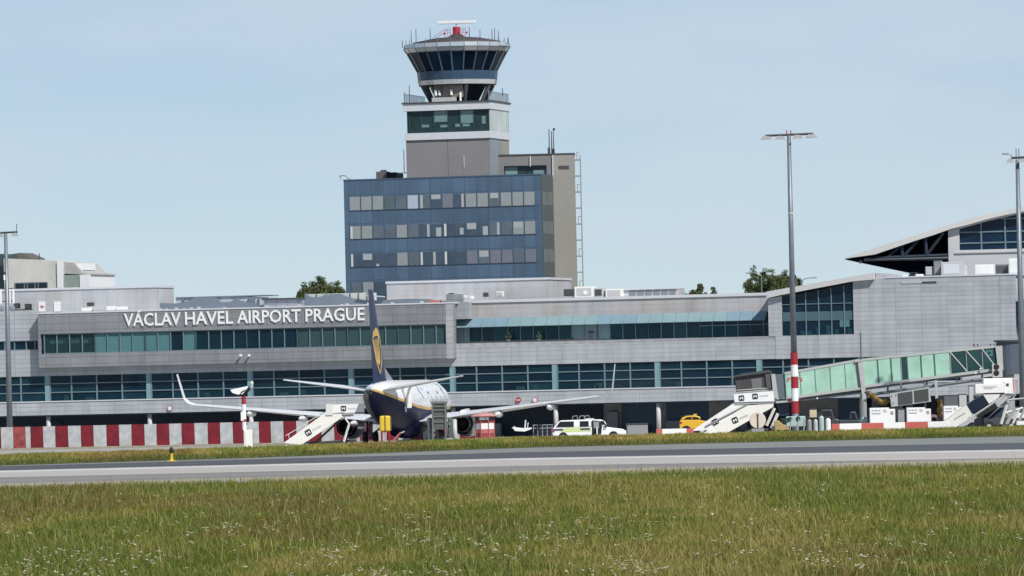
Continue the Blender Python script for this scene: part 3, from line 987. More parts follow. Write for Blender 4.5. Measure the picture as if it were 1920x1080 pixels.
# small lumps along the parapet
mb = MB()
rg = random.Random(9)
for px in (262, 300, 311, 330, 345, 358, 372, 420, 500, 560, 640, 650, 690, 735, 790):
    x, z = T.at(px, 583 - 0.0262 * (px - 80), 0)
    mb.box(x - .12, x + .12, .0, .3, zb1 + .131, zb1 + .13 + rg.uniform(.08, .2))
build_split(mb, 'parapet_fitting', m_lgrey, term)

# glazed roof garden: grey curved membrane behind clear panels
gal = fthing(T, 'roof_gallery', 'low grey roof gallery with curved cut-outs and white glazed bays behind the sign', 'building')
yg = 9.0
G = lambda px, py: T.at(px, py, yg)
m_memb = mat('blue_grey_membrane', (0.16, 0.20, 0.25), 0.6, var=0.12, vscale=.4)
m_gal = mat('pale_gallery_panel', (0.52, 0.57, 0.62), 0.5, var=.05)
def curve(pts, y0, y1, m, name):
    return MB().prism(pts, y0, y1).build(name, m, gal)
zb = zb1 - .2
curve([(G(274, 585)[0], zb), (G(500, 585)[0], zb), G(500, 575)] + [G(447, 563), G(446, 556.5), G(432, 565.5), G(414, 567), G(404, 558), G(402, 557), G(365, 557), G(352, 565), G(330, 569), G(300, 568), G(290, 567), G(276, 571)], yg, yg + .4, m_memb, 'membrane')
curve([(G(326, 585)[0], zb), (G(500, 585)[0], zb), G(500, 557), G(447, 555.5), G(326, 558)], yg + .6, yg + 4, m_gal, 'glazed_wall')
MB().box(G(326, 557)[0], G(500, 557)[0], yg + .45, yg + 4.1, G(410, 556.5)[1], G(410, 555)[1]).build('roof_edge', m_frame, gal)
mb = MB()
for px, w in ((342, 2), (470, 12), (483, 2), (499, 2)):
    a = G(px, 570)
    mb.box(a[0] - w * S / 2, a[0] + w * S / 2, yg + .41, yg + .59, zb, G(px, 556.5)[1])
build_split(mb, 'gallery_post', m_memb, gal)
lo = fthing(T, 'roof_shed', 'low dark-edged grey shed on the roof above the word PORT', 'building')
MB().box(G(500, 570)[0], G(574, 570)[0], yg - 1, yg + 4, zb, G(535, 562)[1]).build('wall', panel_mat('shed_wall', (.33, .35, .42), 1.0, .5, var=.1), lo)
MB().box(G(497, 560)[0], G(575, 560)[0], yg - 1.2, yg + 4, G(535, 562)[1] + .003, G(535, 558.8)[1]).build('roof_edge', m_dark, lo)
gal2 = fthing(T, 'roof_membrane', 'blue-grey membrane wall with curved cut-outs on the roof behind the tail fin top', 'building')
MB().prism([(G(573, 580)[0], zb), (G(812, 580)[0], zb), G(812, 561), G(770, 560), G(715, 563), G(690, 563), G(665, 560), G(648, 555), G(640, 551), G(619, 552), G(618, 556), G(612, 552), G(605, 556), G(592, 558), G(582, 556), G(574, 550)], yg - .5, yg).build('membrane', m_memb, gal2)
MB().box(G(574, 552)[0], G(690, 552)[0], yg + .4, yg + 3, zb, G(632, 550)[1]).build('pale_panel', mat('cream_panel', (.60, .62, .58), .5), gal2)
mb = MB()
for px in (592, 612, 655, 671, 687):
    a = G(px, 560)[0]
    mb.box(a - .03, a + .03, yg + .3, yg + .395, zb, G(px, 550 if px < 640 else 548.5)[1])
build_split(mb, 'panel_joint', m_memb, gal2)
MB().prism([G(676, 553), G(725, 555), G(725, 557.5), G(700, 556)], yg - .9, yg - .6).build('ledge', m_lgrey, gal2)

# plant units right of the white block
units = [(1066.5, 548.5, 20, 13, m_dark, 'dark louvred plant unit beside the white rendered roof block'),
         (1095, 547.5, 37, 20, m_cream, 'cream plant unit with a round white fan on the terminal roof'),
         (1122, 548.5, 17, 17, m_lgrey, 'grey plant unit between two cream ones on the roof'),
         (1151, 549.5, 32, 15, m_cream, 'cream double plant cabinet adjoining the long louvred box')]
for px, py, w, h, m, lab in units:
    t = roof_box(T, px, py, 9.0, w * S, h * S, 1.2, m, 'plant_unit', lab, 'plant unit', m2=m_lgrey if m is m_cream else m_dark)
    if w == 37:
        MB().lathe([(.001, -.07), (.19, -.07), (.19, -.02)], c=(.12, 0, 9 * S), n=16, axis='y').build('fan', m_bright, t)
lv = fthing(T, 'louvred_box', 'long grey rooftop box with a row of square louvres', 'plant unit')
yv = 9.6
V_ = lambda px, py: T.at(px, py, yv)
MB().prism([V_(1130, 558), V_(1270, 556), V_(1270, 539.5), V_(1130, 543.5)], yv, yv + 3).build('casing', m_lgrey, lv)
for i in range(6):
    a, b = V_(1180 + 15 * i, 548), V_(1192 + 15 * i, 548)
    MB().box(a[0], b[0], yv - .04, yv - .003, a[1] - 6 * S, a[1] + 4.5 * S).build('louvre', mat('louvre_grey', (.21, .23, .26), .5, var=.1), lv)
MB().prism([V_(1128, 543), V_(1272, 538.5), V_(1272, 541), V_(1128, 545.5)], yv - .15, yv - .005).build('roof_edge', m_cap, lv)

# cream building far left
Cb = Frame(100, 640, 14)
cb = fthing(Cb, 'cream_building', 'stained cream building with a dark strip window behind the antenna mast', 'building')
q = lambda px, py, y=0: Cb.at(px, py, y)
m_stain = mat('stained_cream_render', (0.64, 0.63, 0.59), 0.7, var=0.20, vscale=0.45)
MB().prism([(q(9, 580)[0], 0), (q(118, 580)[0], 0), q(118, 489.5), q(60, 486.5), q(9, 484.5)], 0, 9).build('wall', m_stain, cb)
MB().box(q(108, 520)[0], q(118, 520)[0], -.15, -.004, 4, q(113, 490)[1]).build('pilaster', m_bright, cb)
g = MB().box(q(28.5, 536)[0], q(89, 536)[0], -.01, .2, q(58, 544.5)[1], q(58, 529.5)[1]).build('window', mat('black_glass', (.006, .010, .02), .1), cb)
bars('window_frame', g, [q(p, 536)[0] for p in (28.5, 46, 51.5, 66, 72, 89)], [], q(58, 544)[1], q(58, 530)[1], -.06, .09, m_frame, d=.05)
MB().box(q(8.5, 520)[0], q(10.5, 520)[0], -.12, -.002, 4, q(9, 485)[1]).build('edge_trim', m_bright, cb)
MB().prism([q(118, 491), q(136, 493), q(152, 510.5), q(170, 513), q(170, 515), q(118, 513)], .3, 8).build('sloping_roof', mat('grey_roof_felt', (.40, .40, .39), .8, var=.1), cb)
MB().box(q(118.5, 530)[0], q(149.5, 530)[0], .1, 8, 4, q(134, 515.5)[1]).build('green_panel', mat('pale_green_panel', (.27, .34, .29), .6, var=.1), cb)
MB().box(q(149.6, 530)[0], q(168, 530)[0], 0, 8, 4, q(158, 515)[1]).build('white_bay', m_bright, cb)
MB().box(q(136, 500)[0], q(149.5, 500)[0], 1, 5, q(142, 506)[1], q(142, 493)[1]).build('roof_hatch', m_bright, cb)
MB().prism([q(12, 483.5, 4), q(10, 478, 4), q(38, 474, 4), q(60, 484, 4), q(60, 487, 4)], 4, 8).build('plant_room', mat('dark_roof_box', (.12, .11, .11), .8, var=.2), cb)
MB().cyl((q(67.5, 485)[0], 1, q(67.5, 487)[1]), (q(67.5, 475)[0], 1, q(67.5, 475)[1]), .05).build('flue', m_dark, cb)
MB().box(q(-150, 500)[0], q(8, 500)[0], .4, 9, 0, q(0, 476)[1]).build('green_wing', mat('dark_green_glass_wall', (.05, .085, .09), .2, var=.15), cb)

# ================================================================== OFFICE BLOCK
O = Frame(830, 640, 14)
off = fthing(O, 'office_block', 'blue glazed office block with rows of square windows under the control tower', 'office building')
zo1 = O.z(830, 333.5)
OD = 4.9
xo0, xo1 = O.x(645.5, 400), O.x(1014.8, 400)
pw = (O.x(1004.5, 400) - O.x(655, 400)) / 16
m_span = panel_mat('blue_spandrel_glass', (0.085, 0.142, 0.220), pw, 1.365, gap=0.022, dark=0.55, rough=0.2, var=0.11, ox=-(O.x(654.2, 400)))
MB().box(xo0, xo1, 0, OD, 0, zo1).build('curtain_wall', m_span, off)
MB().box(xo0 - .03, xo1 + .03, -.03, OD + .03, zo1 + .003, zo1 + .12).build('roof_edge', mat('blue_roof_edge', (.06, .10, .16), .4), off)
wm = {'D': glass_mat('office_dark_glass', (.07, .105, .15), var=.3, vscale=.4), 'M': glass_mat('office_mid_glass', (.13, .165, .20), var=.25, vscale=.6),
      'B': mat('office_pale_blind', (.30, .33, .335), .3, var=.08), 'L': mat('office_lilac_blind', (.19, .20, .25), .3, var=.12),
      'W': mat('office_bright_blind', (.44, .50, .60), .3, var=.06), 'G': glass_mat('office_green_glass', (.10, .15, .16), var=.15)}
rows = [((369.5, 394.5), 'BBBGMWMDLDBBMBBB', {6: 's', 7: 'e', 9: 'r', 12: 't'}),
        ((424.5, 448.0), 'BBMMBMDDDDDDMMBB', {0: 'l', 6: 'r', 7: 'h', 8: 'w', 9: 'q', 10: 'u', 11: 'h', 12: 'r', 14: 'u'}),
        ((476.5, 500.5), 'DDDDBMDDDDLMLLML', {0: 'l', 1: 'u', 2: 'd', 6: 'l', 7: 's', 8: 'w', 11: 'u'}),
        ((530.0, 554.0), 'MBDDDDDDDDDDDDDD', {})]
m_blind = mat('pale_window_blind', (.40, .43, .44), .4)
m_strip = mat('white_curtain', (.62, .63, .60), .5)
for (ya, yb2), codes, extra in rows:
    z1_, z0_ = O.z(660, ya), O.z(660, yb2)
    for i, c in enumerate(codes):
        a = O.x(654.9, 400) + pw * i + .07
        b = a + pw - .14
        g = MB().box(a, b, -.035, -.004, z0_, z1_).build('window', wm[c], off)
        MB().box(a - .04, b + .04, -.05, -.004, z0_ - .06, z0_ - .003).build('window_sill', mat('blue_mullion', (.035, .06, .10), .4), g)
        k = extra.get(i)
        w, h = b - a, z1_ - z0_
        bb = {'l': (0.02, .22, 0, 1), 's': (.1, .35, 0, 1), 'r': (.7, .95, 0, 1), 'h': (.45, .95, 0, .72), 'w': (.1, .32, 0, 1), 'q': (.5, .85, .1, .65), 'u': (.05, .95, .5, 1), 't': (.1, .9, .6, 1), 'd': (.2, .5, .0, .2), 'e': (.05, .95, .65, 1)}.get(k)
        if bb:
            MB().box(a + w * bb[0], a + w * bb[1], -.045, -.037, z0_ + h * bb[2] + .01, z0_ + h * bb[3] - .01).build('blind', m_strip if k in 'wl' else m_blind, g)
# right-hand return
ox = xo1
m_sidew = glass_mat('office_side_glass', (.105, .135, .135), var=.12)
MB().box(ox + .004, ox + .03, .12, OD - .1, 0, zo1 - .02).build('side_spandrel', mat('grey_blue_spandrel', (.036, .058, .070), .25, var=.12), off)
for (ya, yb2), codes, extra in rows[:3]:
    z1_, z0_ = O.z(660, ya), O.z(660, yb2)
    for k in range(2):
        MB().box(ox + .032, ox + .06, .35 + k * 2.15, .35 + k * 2.15 + 2.0, z0_, z1_).build('window', m_sidew, off)
# roof bits on the office block
def office_roof(px, py): return O.at(px, py, 3)
t = thing('roof_plant', 'dark grey chiller with pipes on the roof of the blue office block', 'plant unit', tuple(O.o + O.u * office_roof(720, 333)[0] + O.n * 3 + Vector((0, 0, zo1 + .12))), -O.th)
S4 = .0515
MB().box(-.8, .3, 0, 1.2, 0, 15 * S4).build('casing', mat('warm_dark_grey', (.13, .12, .125), .7, var=.15), t, bevel=.04)
MB().box(.304, 1.1, .2, 1, 0, 13 * S4).build('fan_box', m_black, t)
MB().box(1.104, 1.7, .3, .9, .1, 10 * S4).build('filter_box', m_dark, t)
MB().cyl((1.2, .5, 11 * S4), (2.5, .5, 11.5 * S4), .05, n=6).build('pipe', m_dark, t)
MB().lathe([(.3, 0), (.3, .15)], c=(-.2, .6, 15 * S4), n=14, cap1=True).build('fan_cowl', m_dark, t)
t = thing('roof_davit', 'curved steel davit on the corner of the blue office roof', 'davit', tuple(O.o + O.u * office_roof(656, 338)[0] + O.n * 1 + Vector((0, 0, zo1 + .1))), -O.th)
MB().tube([(-.5, 0, .38), (-.15, 0, .46), (.15, 0, .40), (.45, 0, .15), (.75, 0, 0)], .045).build('arm', m_steel, t)
MB().tube([(-.35, 0, 0), (-.35, 0, .42)], .03).build('post', m_steel, t)
MB().tube([(.3, 0, 0), (.3, 0, .3)], .03).build('post', m_steel, t)

# ================================================================== CONCRETE STAIR TOWER
An = Frame(1030, 642.6, 1)
an = fthing(An, 'stair_tower', 'beige concrete stair tower with a caged ladder on its outer edge', 'tower')
Q = lambda px, py, y=0: An.at(px, py, y)
za1 = Q(1010, 290.5)[1]
m_con = mat('beige_concrete', (0.290, 0.282, 0.258), 0.85, var=.16, vscale=.35, streak=True)
m_cong = mat('grey_plaster', (0.195, 0.188, 0.190), 0.85, var=.08, vscale=.4)
x0, xm, x1 = Q(934, 320)[0], Q(1036.5, 320)[0], Q(1077.5, 330)[0]
MB().box(xm, x1, 0, 5, 0, za1).build('concrete_wall', m_con, an)
zsl = Q(985, 310.5)[1]
mb = MB()
mb.box(x0, xm - .003, 0.02, 5, zsl, za1)
mb.box(x0, Q(945, 320)[0], 0.02, 5, 10, zsl - .003)
mb.box(Q(1025, 320)[0], xm - .003, 0.02, 5, 10, zsl - .003)
mb.box(Q(945, 320)[0], Q(1025, 320)[0], .6, 5, 10, zsl - .003)
mb.build('plaster_wall', m_cong, an)
g = MB().box(Q(945, 320)[0], Q(1025, 320)[0], .4, .58, Q(985, 336)[1], zsl - .01).build('window', glass_mat('annex_glass', (.03, .055, .06)), an)
mb = MB()
for a, b, t_ in ((947, 970, 313), (1000, 1024, 318)):
    mb.box(Q(a, 320)[0], Q(b, 320)[0], .37, .397, Q(985, 336)[1], Q((a + b) / 2, t_)[1])
build_split(mb, 'blind', mat('teal_blind', (.16, .26, .26), .5), g)
xl_ = Q(920.5, 330, -2.9)[0]
MB().mesh([(x0, 0, 10), (xl_, -2.9, 10), (xl_, -2.9, Q(922, 306, -2.9)[1]), (x0, 0, za1 - .02), (x0 + .06, .3, 10), (xl_ + .06, -2.6, 10), (xl_ + .06, -2.6, Q(922, 306, -2.9)[1]), (x0 + .06, .3, za1 - .02)],
          [(0, 1, 2, 3), (7, 6, 5, 4), (2, 6, 7, 3), (1, 5, 6, 2), (0, 3, 7, 4), (0, 4, 5, 1)]).build('recess_wall', mat('dark_plaster', (.085, .085, .092), .8), an)
MB().box(x0 - .06, x1 + .06, -.06, 5.06, za1 + .003, za1 + .12).build('roof_edge', m_dark, an)
MB().box(Q(1047, 314)[0], Q(1067, 314)[0], -.02, -.003, Q(1057, 317.5)[1], Q(1057, 310.5)[1]).build('vent', m_dark, an, bevel=.01)
mb = MB()
for px, a, b in ((1036.3, 291, 331), (994, 293, 312)):
    p, r_ = Q(px, a), Q(px, b)
    mb.cyl((p[0], -.1, p[1]), (r_[0], -.1, r_[1]), .06, n=8)
build_split(mb, 'rain_pipe', m_cap, an)
# ladder cage: light frame standing off the right edge
xf = Q(1090, 400)[0]
mb = MB()
for yy in (.4, 3.2):
    mb.box(xf - .05, xf + .05, yy - .05, yy + .05, 3, za1 - .1)
k = 0
z = 6.0
while z < za1:
    mb.box(x1 + .003, xf - .052, .36, .44, z, z + .08)
    mb.box(x1 + .003, xf - .052, 3.16, 3.24, z, z + .08)
    mb.box(xf - .04, xf + .04, .46, 3.14, z, z + .06)
    if k % 2:
        mb.box(xf - .35, xf - .27, .40, .46, z, z + .7)
        mb.box(xf - .35, xf - .06, .40, .46, z + .704, z + .77)
    z += 1.55; k += 1
mb.build('ladder_cage', m_grey, an)
t = thing('antenna_mast', 'cluster of three thin antenna poles on the concrete stair tower roof', 'antenna', tuple(An.o + An.u * Q(1035, 290)[0] + An.n * .5 + Vector((0, 0, za1 + .12))), -An.th)
s5 = .0518
for dx, y_, h in ((-.25, 0, 46), (-.02, .2, 42), (.17, 0, 44)):
    MB().cyl((dx, y_, 0), (dx, y_, h * s5), .055, .04, n=8).build('pole', m_dark, t)
MB().lathe([(.02, 0), (.12, .08), (.1, .2), (.02, .24)], c=(.24, 0, 43 * s5), n=10, cap0=True, cap1=True).build('aerial_head', m_black, t)
MB().box(-.42, -.16, -.12, .12, .0, 11 * s5).build('junction_box', m_dark, t)
MB().box(.04, .26, -.12, .12, .0, 9 * s5).build('junction_box', m_black, t)

# ================================================================== CONTROL TOWER
Tw = Frame(840, 640.6, 14)
tw = fthing(Tw, 'control_tower', 'grey airport control tower with flared dark glass cab rising above the blue offices', 'control tower')
W = lambda px, py, y=0: Tw.at(px, py, y)
xs0, xs1 = W(762, 300)[0], W(918.5, 300)[0]
zf0, zf1 = W(840, 261)[1], W(840, 248)[1]
DP = 7.7
m_shaft = mat('grey_tower_plaster', (0.225, 0.218, 0.225), 0.8, var=.07, vscale=.3)
mb = MB()
xj = W(840, 300)[0]
mb.box(xs0, xj - .02, 0, DP, zo1 - 1, zf0)
mb.box(xj + .02, xs1, 0, DP, zo1 - 1, zf0)
mb.box(xj - .019, xj + .019, .05, DP, zo1 - 1, zf0)
mb.build('shaft', m_shaft, tw)
mb = MB()
mb.box(xs1 + .003, xs1 + .02, .05, DP * .62, zo1, zf0 - .02, 0)
mb.box(xs1 + .003, xs1 + .02, DP * .63, DP, zo1, zf0 - .02, 1)
build_split(mb, 'side_panel', [mat('pale_blue_panel', (.24, .28, .30), .5, var=.15, vscale=.6), mat('beige_panel', (.30, .29, .25), .6)], tw)
MB().box(W(870, 300)[0] - .03, W(870, 300)[0] + .03, -.06, -.003, W(870, 314)[1], W(870, 292)[1]).build('pipe', m_cap, tw)
def ring_box(name, x0, x1, y0, y1, z0, z1, m):
    return MB().box(x0, x1, y0, y1, z0, z1).build(name, m, tw)
ring_box('lower_fascia', xs0 - .12, xs1 + .12, -.15, DP + .1, zf0 + .003, zf1, m_cap)
zg1 = W(840, 206.5)[1]
xg0, xg1 = W(763, 226)[0], W(916.8, 226)[0]
ring_box('observation_core', xg0 + .1, xg1 - .05, .3, DP - .2, zf1, zg1, m_dark)
g = MB().box(xg0, xg1, .12, .29, zf1 + .003, zg1).build('window', glass_mat('observation_glass', (.022, .05, .055), var=.4, vscale=.8), tw)
bars('window_frame', g, [W(p, 226)[0] for p in (763.5, 767, 789.5, 813.5, 839.5, 863, 888, 912, 916.5)], [], zf1 + .003, zg1, .04, .07, mat('dark_green_frame', (.04, .07, .075), .4), d=.075)
mb = MB()
for a, b, t_, c in ((814, 839.5, 207, 229), (863, 888.5, 207, 231), (790, 804, 234, 239), (825, 838, 234, 239), (853, 863, 232, 238), (867, 880, 232, 237), (903, 910, 217, 232)):
    mb.box(W(a, 226)[0], W(b, 226)[0], .085, .117, W(a, c)[1], W(a, t_)[1] - .01)
build_split(mb, 'blind', mat('sea_green_blind', (.15, .25, .25), .5, var=.08), g)
m_lou = panel_mat('white_green_louvre', (.52, .58, .58), .86, 300, gap=.05, dark=.55, var=.04)
MB().box(xg1 + .003, xg1 + .10, .15, DP - .1, zf1 + .003, zg1).build('louvred_side', m_lou, tw)
zu1 = W(840, 193)[1]
ring_box('upper_fascia', xs0 - .18, xs1 + .18, -.22, DP + .15, zg1 + .003, zu1, m_cap)
ring_box('deck_edge', xs0 - .30, xs1 + .26, -.32, DP + .25, zu1 + .003, zu1 + .14, m_dark)
# deck railings
yA = .0
for x in (xs0 - .05, xs1 + .05):
    mb = MB()
    for k in range(13):
        y = yA + k * (DP / 12)
        mb.box(x - .015, x + .015, y - .015, y + .015, zu1 + .14, zu1 + .953)
    mb.box(x - .02, x + .02, yA, DP, zu1 + .952, zu1 + 1.0)
    mb.box(x - .02, x + .02, yA, DP, zu1 + .18, zu1 + .21)
    mb.box(x - .04, x + .04, -.1, -.02, zu1 + .14, zu1 + 1.15)
    for k in range(70):
        y = k * DP / 70
        mb.box(x - .005, x + .005, y - .005, y + .005, zu1 + .2, zu1 + .953)
    mb.build('deck_railing', m_steel, tw)
# cab, built round its axis
yc = DP * .5 - .1
xc = Tw.x(857.5, 130, yc)
def zz(py): return Tw.z(857, py, yc)
s6 = (Tw.x(900, 130, yc) - Tw.x(800, 130, yc)) / 100
NF = 24
# neck: splayed struts round a brown drum
n0, n1 = zu1 + .14, zz(161)
MB().lathe([(36 * s6, n0), (52 * s6, n1)], c=(xc, yc, 0), n=16, ph=.5).build('neck_glazing', glass_mat('neck_glass', (.010, .018, .026), var=.5, vscale=.8), tw)
MB().lathe([(30 * s6, n0), (34 * s6, n1)], c=(xc, yc, 0), n=12, ph=.95).build('neck_drum', mat('brown_plaster', (.13, .105, .10), .8, var=.35, vscale=1.2), tw)
for i in range(8):
    a = 2 * math.pi * (i + .5) / 8 + .1
    p0 = (xc + 50 * s6 * math.cos(a), yc + 50 * s6 * math.sin(a), n0)
    p1 = (xc + 66 * s6 * math.cos(a), yc + 66 * s6 * math.sin(a), n1)
    MB().cyl(p0, p1, .17, .2, n=6).build('neck_strut', mat('dark_strut', (.10, .11, .12), .5), tw)
mb = MB()
mb.box(xc - 33 * s6, xc + 12 * s6, yc - 62 * s6, yc - 57 * s6, n0, n0 + 8 * s6)
mb.build('deck_locker', m_lgrey, tw)
MB().box(xc - 30 * s6, xc + 24 * s6, yc - 56 * s6, yc - 53 * s6, n0 + 8.2 * s6, n1 - .02).build('neck_wall', mat('warm_neck_wall', (.24, .20, .185), .8, var=.35, vscale=1.4), tw)
mb = MB()
for dx in (-26, -19, 3):
    mb.cyl((xc + dx * s6, yc - 59 * s6, n0 + 12 * s6), (xc + dx * s6, yc - 59 * s6, n0 + 22 * s6), .13, n=10)
mb.cyl((xc + 20 * s6, yc - 60 * s6, n0), (xc + 20 * s6, yc - 60 * s6, n0 + 16 * s6), .11, n=10)
build_split(mb, 'deck_lamp', m_bright, tw)
def facet(name, prof, m, parent=tw, gap=.0, capped=False):
    mb = MB()
    mb.lathe(prof, c=(xc, yc, 0), n=NF, ph=.5, cap0=capped, cap1=capped)
    return mb.build(name, m, parent)
facet('cab_underside', [(36 * s6, zz(161) - .01), (69 * s6, zz(161) - .008), (70.5 * s6, zz(160.5))], m_dark)
m_pan = mat('satin_white_panel', (.58, .62, .64), .20, metal=.45, spec=.8, var=.10, vscale=.7)
facet('lower_ring', [(71 * s6, zz(160)), (73 * s6, zz(151.5)), (60 * s6, zz(151.4))], m_pan)
facet('blue_band', [(72.5 * s6, zz(151)), (74 * s6, zz(135)), (60 * s6, zz(134.9))], mat('blue_metal_band', (.035, .075, .135), .3, var=.12))
facet('cab_floor', [(1 * s6, zz(136)), (72 * s6, zz(136))], m_dark)
# cab windows: one leaning pane per facet
def ringpt(r, i, z): 
    a = 2 * math.pi * (i + .5) / NF
    return Vector((xc + r * math.cos(a), yc + r * math.sin(a), z))
m_cabg = [glass_mat('cab_glass', (.012, .035, .07), var=.3, vscale=.4), glass_mat('cab_glass_dark', (.004, .012, .028), var=.3, vscale=.4)]
for i in range(NF):
    r0, r1 = 72 * s6, 90 * s6
    z0_, z1_ = zz(134.5), zz(100)
    a, b, c, d = ringpt(r0, i, z0_), ringpt(r0, i + 1, z0_), ringpt(r1, i + 1, z1_), ringpt(r1, i, z1_)
    mb = MB(); mb.poly([a, b, c, d])
    th = (i + 1) / NF * 360
    o = mb.build('cab_window', m_cabg[0] if 252 < th < 290 else m_cabg[1], tw)
    mb = MB(); mb.bar(a + (a - Vector((xc, yc, a.z))).normalized() * .03, d + (d - Vector((xc, yc, d.z))).normalized() * .03, .11)
    mb.build('cab_mullion', mat('blue_grey_mullion', (.085, .125, .16), .4), tw)
facet('cab_core', [(50 * s6, zz(135)), (66 * s6, zz(100))], m_black)
facet('window_head', [(60 * s6, zz(100)), (92 * s6, zz(100.2)), (92 * s6, zz(99.4))], m_dark)
zr0, zr1 = zz(99), zz(83)
facet('upper_ring', [(88 * s6, zr0), (92 * s6, zr0 + .01), (97 * s6, (zr0 + zr1) / 2 - .02), (96.6 * s6, (zr0 + zr1) / 2 + .02), (95 * s6, zr1), (80 * s6, zr1 + .01)], m_pan)
mb = MB()
for i in range(NF):
    mb.bar(ringpt(92.3 * s6, i, zr0), ringpt(97.2 * s6, i, (zr0 + zr1) / 2), .05)
    mb.bar(ringpt(97.2 * s6, i, (zr0 + zr1) / 2), ringpt(95.3 * s6, i, zr1), .05)
    mb.bar(ringpt(97 * s6, i, (zr0 + zr1) / 2), ringpt(97 * s6, i + 1, (zr0 + zr1) / 2), .04)
mb.build('ring_joint', m_frame, tw)
m_roofd = mat('brown_black_roof', (.055, .052, .056), .7, var=.25)
facet('cab_roof', [(82 * s6, zr1 + .02), (80 * s6, zz(79)), (45 * s6, zz(72)), (16 * s6, zz(69.5)), (8 * s6, zz(64)), (.1, zz(64))], m_roofd)
mb = MB()
for i in range(NF):
    p = ringpt(93 * s6, i, zr1)
    mb.box(p.x - .02, p.x + .02, p.y - .02, p.y + .02, p.z, p.z + .45)
    a, b = ringpt(97.5 * s6, i, zr0 + .45), ringpt(97.5 * s6, i + 1, zr0 + .45)
    if abs(p.x - xc) > 75 * s6:
        mb.bar(a, b, .05)
mb.build('ring_railing', m_steel, tw)
# radar
rd = thing('radar_antenna', 'white bar radar antenna on a red drum atop the control tower', 'radar', tuple(Tw.o + Tw.u * xc + Tw.n * yc + Vector((0, 0, zz(66)))), -Tw.th)
MB().lathe([(.36, 0), (.36, .80)], n=20, cap1=True).build('drum', mat('signal_red', (.42, .03, .05), .4, var=.1), rd, smooth=False)
MB().cyl((0, 0, .8), (0, 0, 1.12), .07).build('spindle', m_lgrey, rd)
mb = MB(); mb.prism([(-1.95, 1.16), (-1.7, 1.12), (1.9, 1.10), (1.95, 1.18), (1.9, 1.36), (-1.7, 1.42), (-1.95, 1.36)], -.14, .14)
mb.build('antenna_bar', m_bright, rd, bevel=.04)
m_rail = mat('faded_pink_rail', (.45, .12, .14), .5)
mb = MB()
for sx in (-1, 1):
    for dx in (.5, .75, 1.0):
        mb.box(sx * dx - .02, sx * dx + .02, -.5, -.46, -.25, .62)
    for h in (.2, .42, .6):
        mb.box(sx * .75 - .27, sx * .75 + .27, -.52, -.48, h, h + .03)
mb.tube([(-1.05, -.5, .55), (-1.9, -.5, .05), (-2.2, -.5, -.2)], .025)
mb.tube([(-1.05, -.5, .3), (-1.9, -.5, -.25)], .025)
mb.build('guard_rail', m_rail, rd)
MB().box(-1.16, -1.02, -.56, -.42, .05, .25).build('obstruction_lamp', mat('lamp_red', (.4, .03, .04), .3), rd)
MB().box(1.08, 1.22, -.56, -.42, .1, .28).build('obstruction_lamp', mat('lamp_red', (.4, .03, .04), .3), rd)
# whip aerials round the roof
whip = None
for px, top, bot, rr_ in ((754.5, 76, 90, 97), (771, 57, 84, 88), (780, 54, 80, 80), (806.5, 53, 76, 60), (880, 51, 71, 50), (900, 55, 72, 55), (922.5, 54, 74, 70), (927.5, 53, 77, 78), (935, 58, 80, 84), (953, 70, 83, 96)):
    x = Tw.x(px, (top + bot) / 2, yc)
    z0_, z1_ = Tw.z(px, bot, yc), Tw.z(px, top, yc)
    o = MB().cyl((0, 0, 0), (0, 0, z1_ - z0_), .045, .03, n=6).build('whip_aerial', m_dark)
    o.location = Tw.o + Tw.u * x + Tw.n * (yc) + Vector((0, 0, z0_))
    nb = {754.5: 'short thin aerial at the left rim of the tower cab roof', 771: 'first long aerial in from the left rim of the cab roof', 780: 'thick aerial just right of the first long aerial on the cab roof',
          806.5: 'aerial standing at the foot of the red roof ladder rail', 880: 'aerial just right of the red radar guard rail', 900: 'lone aerial on the right slope of the cab roof',
          922.5: 'thin aerial left of the thicker one near the right cab rim', 927.5: 'thick aerial of the close group near the right cab rim', 935: 'outermost of the three close aerials at the right cab rim', 953: 'short thin aerial at the right rim of the tower cab roof'}[px]
    tag(o, nb, 'antenna', 'aerials around the cab roof')
for px, top, bot, lab in ((768, 160, 192, 'slim aerial on the left corner of the tower deck'), (942.5, 165, 180, 'slim aerial on the right corner of the tower deck'), (758, 281, 322, 'tall thin pole rising beside the grey tower shaft above the roof chiller')):
    yy = 0.2 if px != 942.5 else 6
    x, z0_ = Tw.at(px, bot, yy); z1_ = Tw.z(px, top, yy)
    o = MB().cyl((0, 0, 0), (0, 0, z1_ - z0_), .05, .04, n=6).build('whip_aerial', m_dark)
    o.location = Tw.o + Tw.u * x + Tw.n * yy + Vector((0, 0, z0_))
    tag(o, lab, 'antenna')

# ================================================================== FAR PIER HALL WITH CURVED ROOF
Hh = Frame(1780, 622, 7)
ph = fthing(Hh, 'curved_roof_hall', 'pier hall with long curved pale roof overhanging a dark trussed gable', 'building')
B = lambda px, py, y=0: Hh.at(px, py, y)
top = [(1583, 484), (1620, 471), (1660, 458), (1700, 446), (1740, 433.5), (1783, 420), (1816, 410), (1850, 401.5), (1885, 394), (1920, 387), (1980, 376), (2080, 362), (2200, 352)]
low = [(1612, 485.5), (1640, 477), (1680, 463.5), (1720, 450), (1752, 440), (1783, 429), (1816, 421), (1850, 411), (1885, 403), (1920, 396), (1980, 385), (2080, 371), (2200, 361)]
tp = [B(*p) for p in top]; lw = [B(*p) for p in low]
m_roof = mat('pale_curved_roof', (.60, .60, .59), .5, var=.05, vscale=.3)
mb = MB()
for i in range(len(tp) - 1):
    q0, q1 = (lw[i] if i else B(1583, 485)), lw[i + 1]
    mb.prism([tp[i], tp[i + 1], q1, q0], 0, 1.2)
mb.build('roof_fascia', m_roof, ph)
mb = MB()
DD = 112
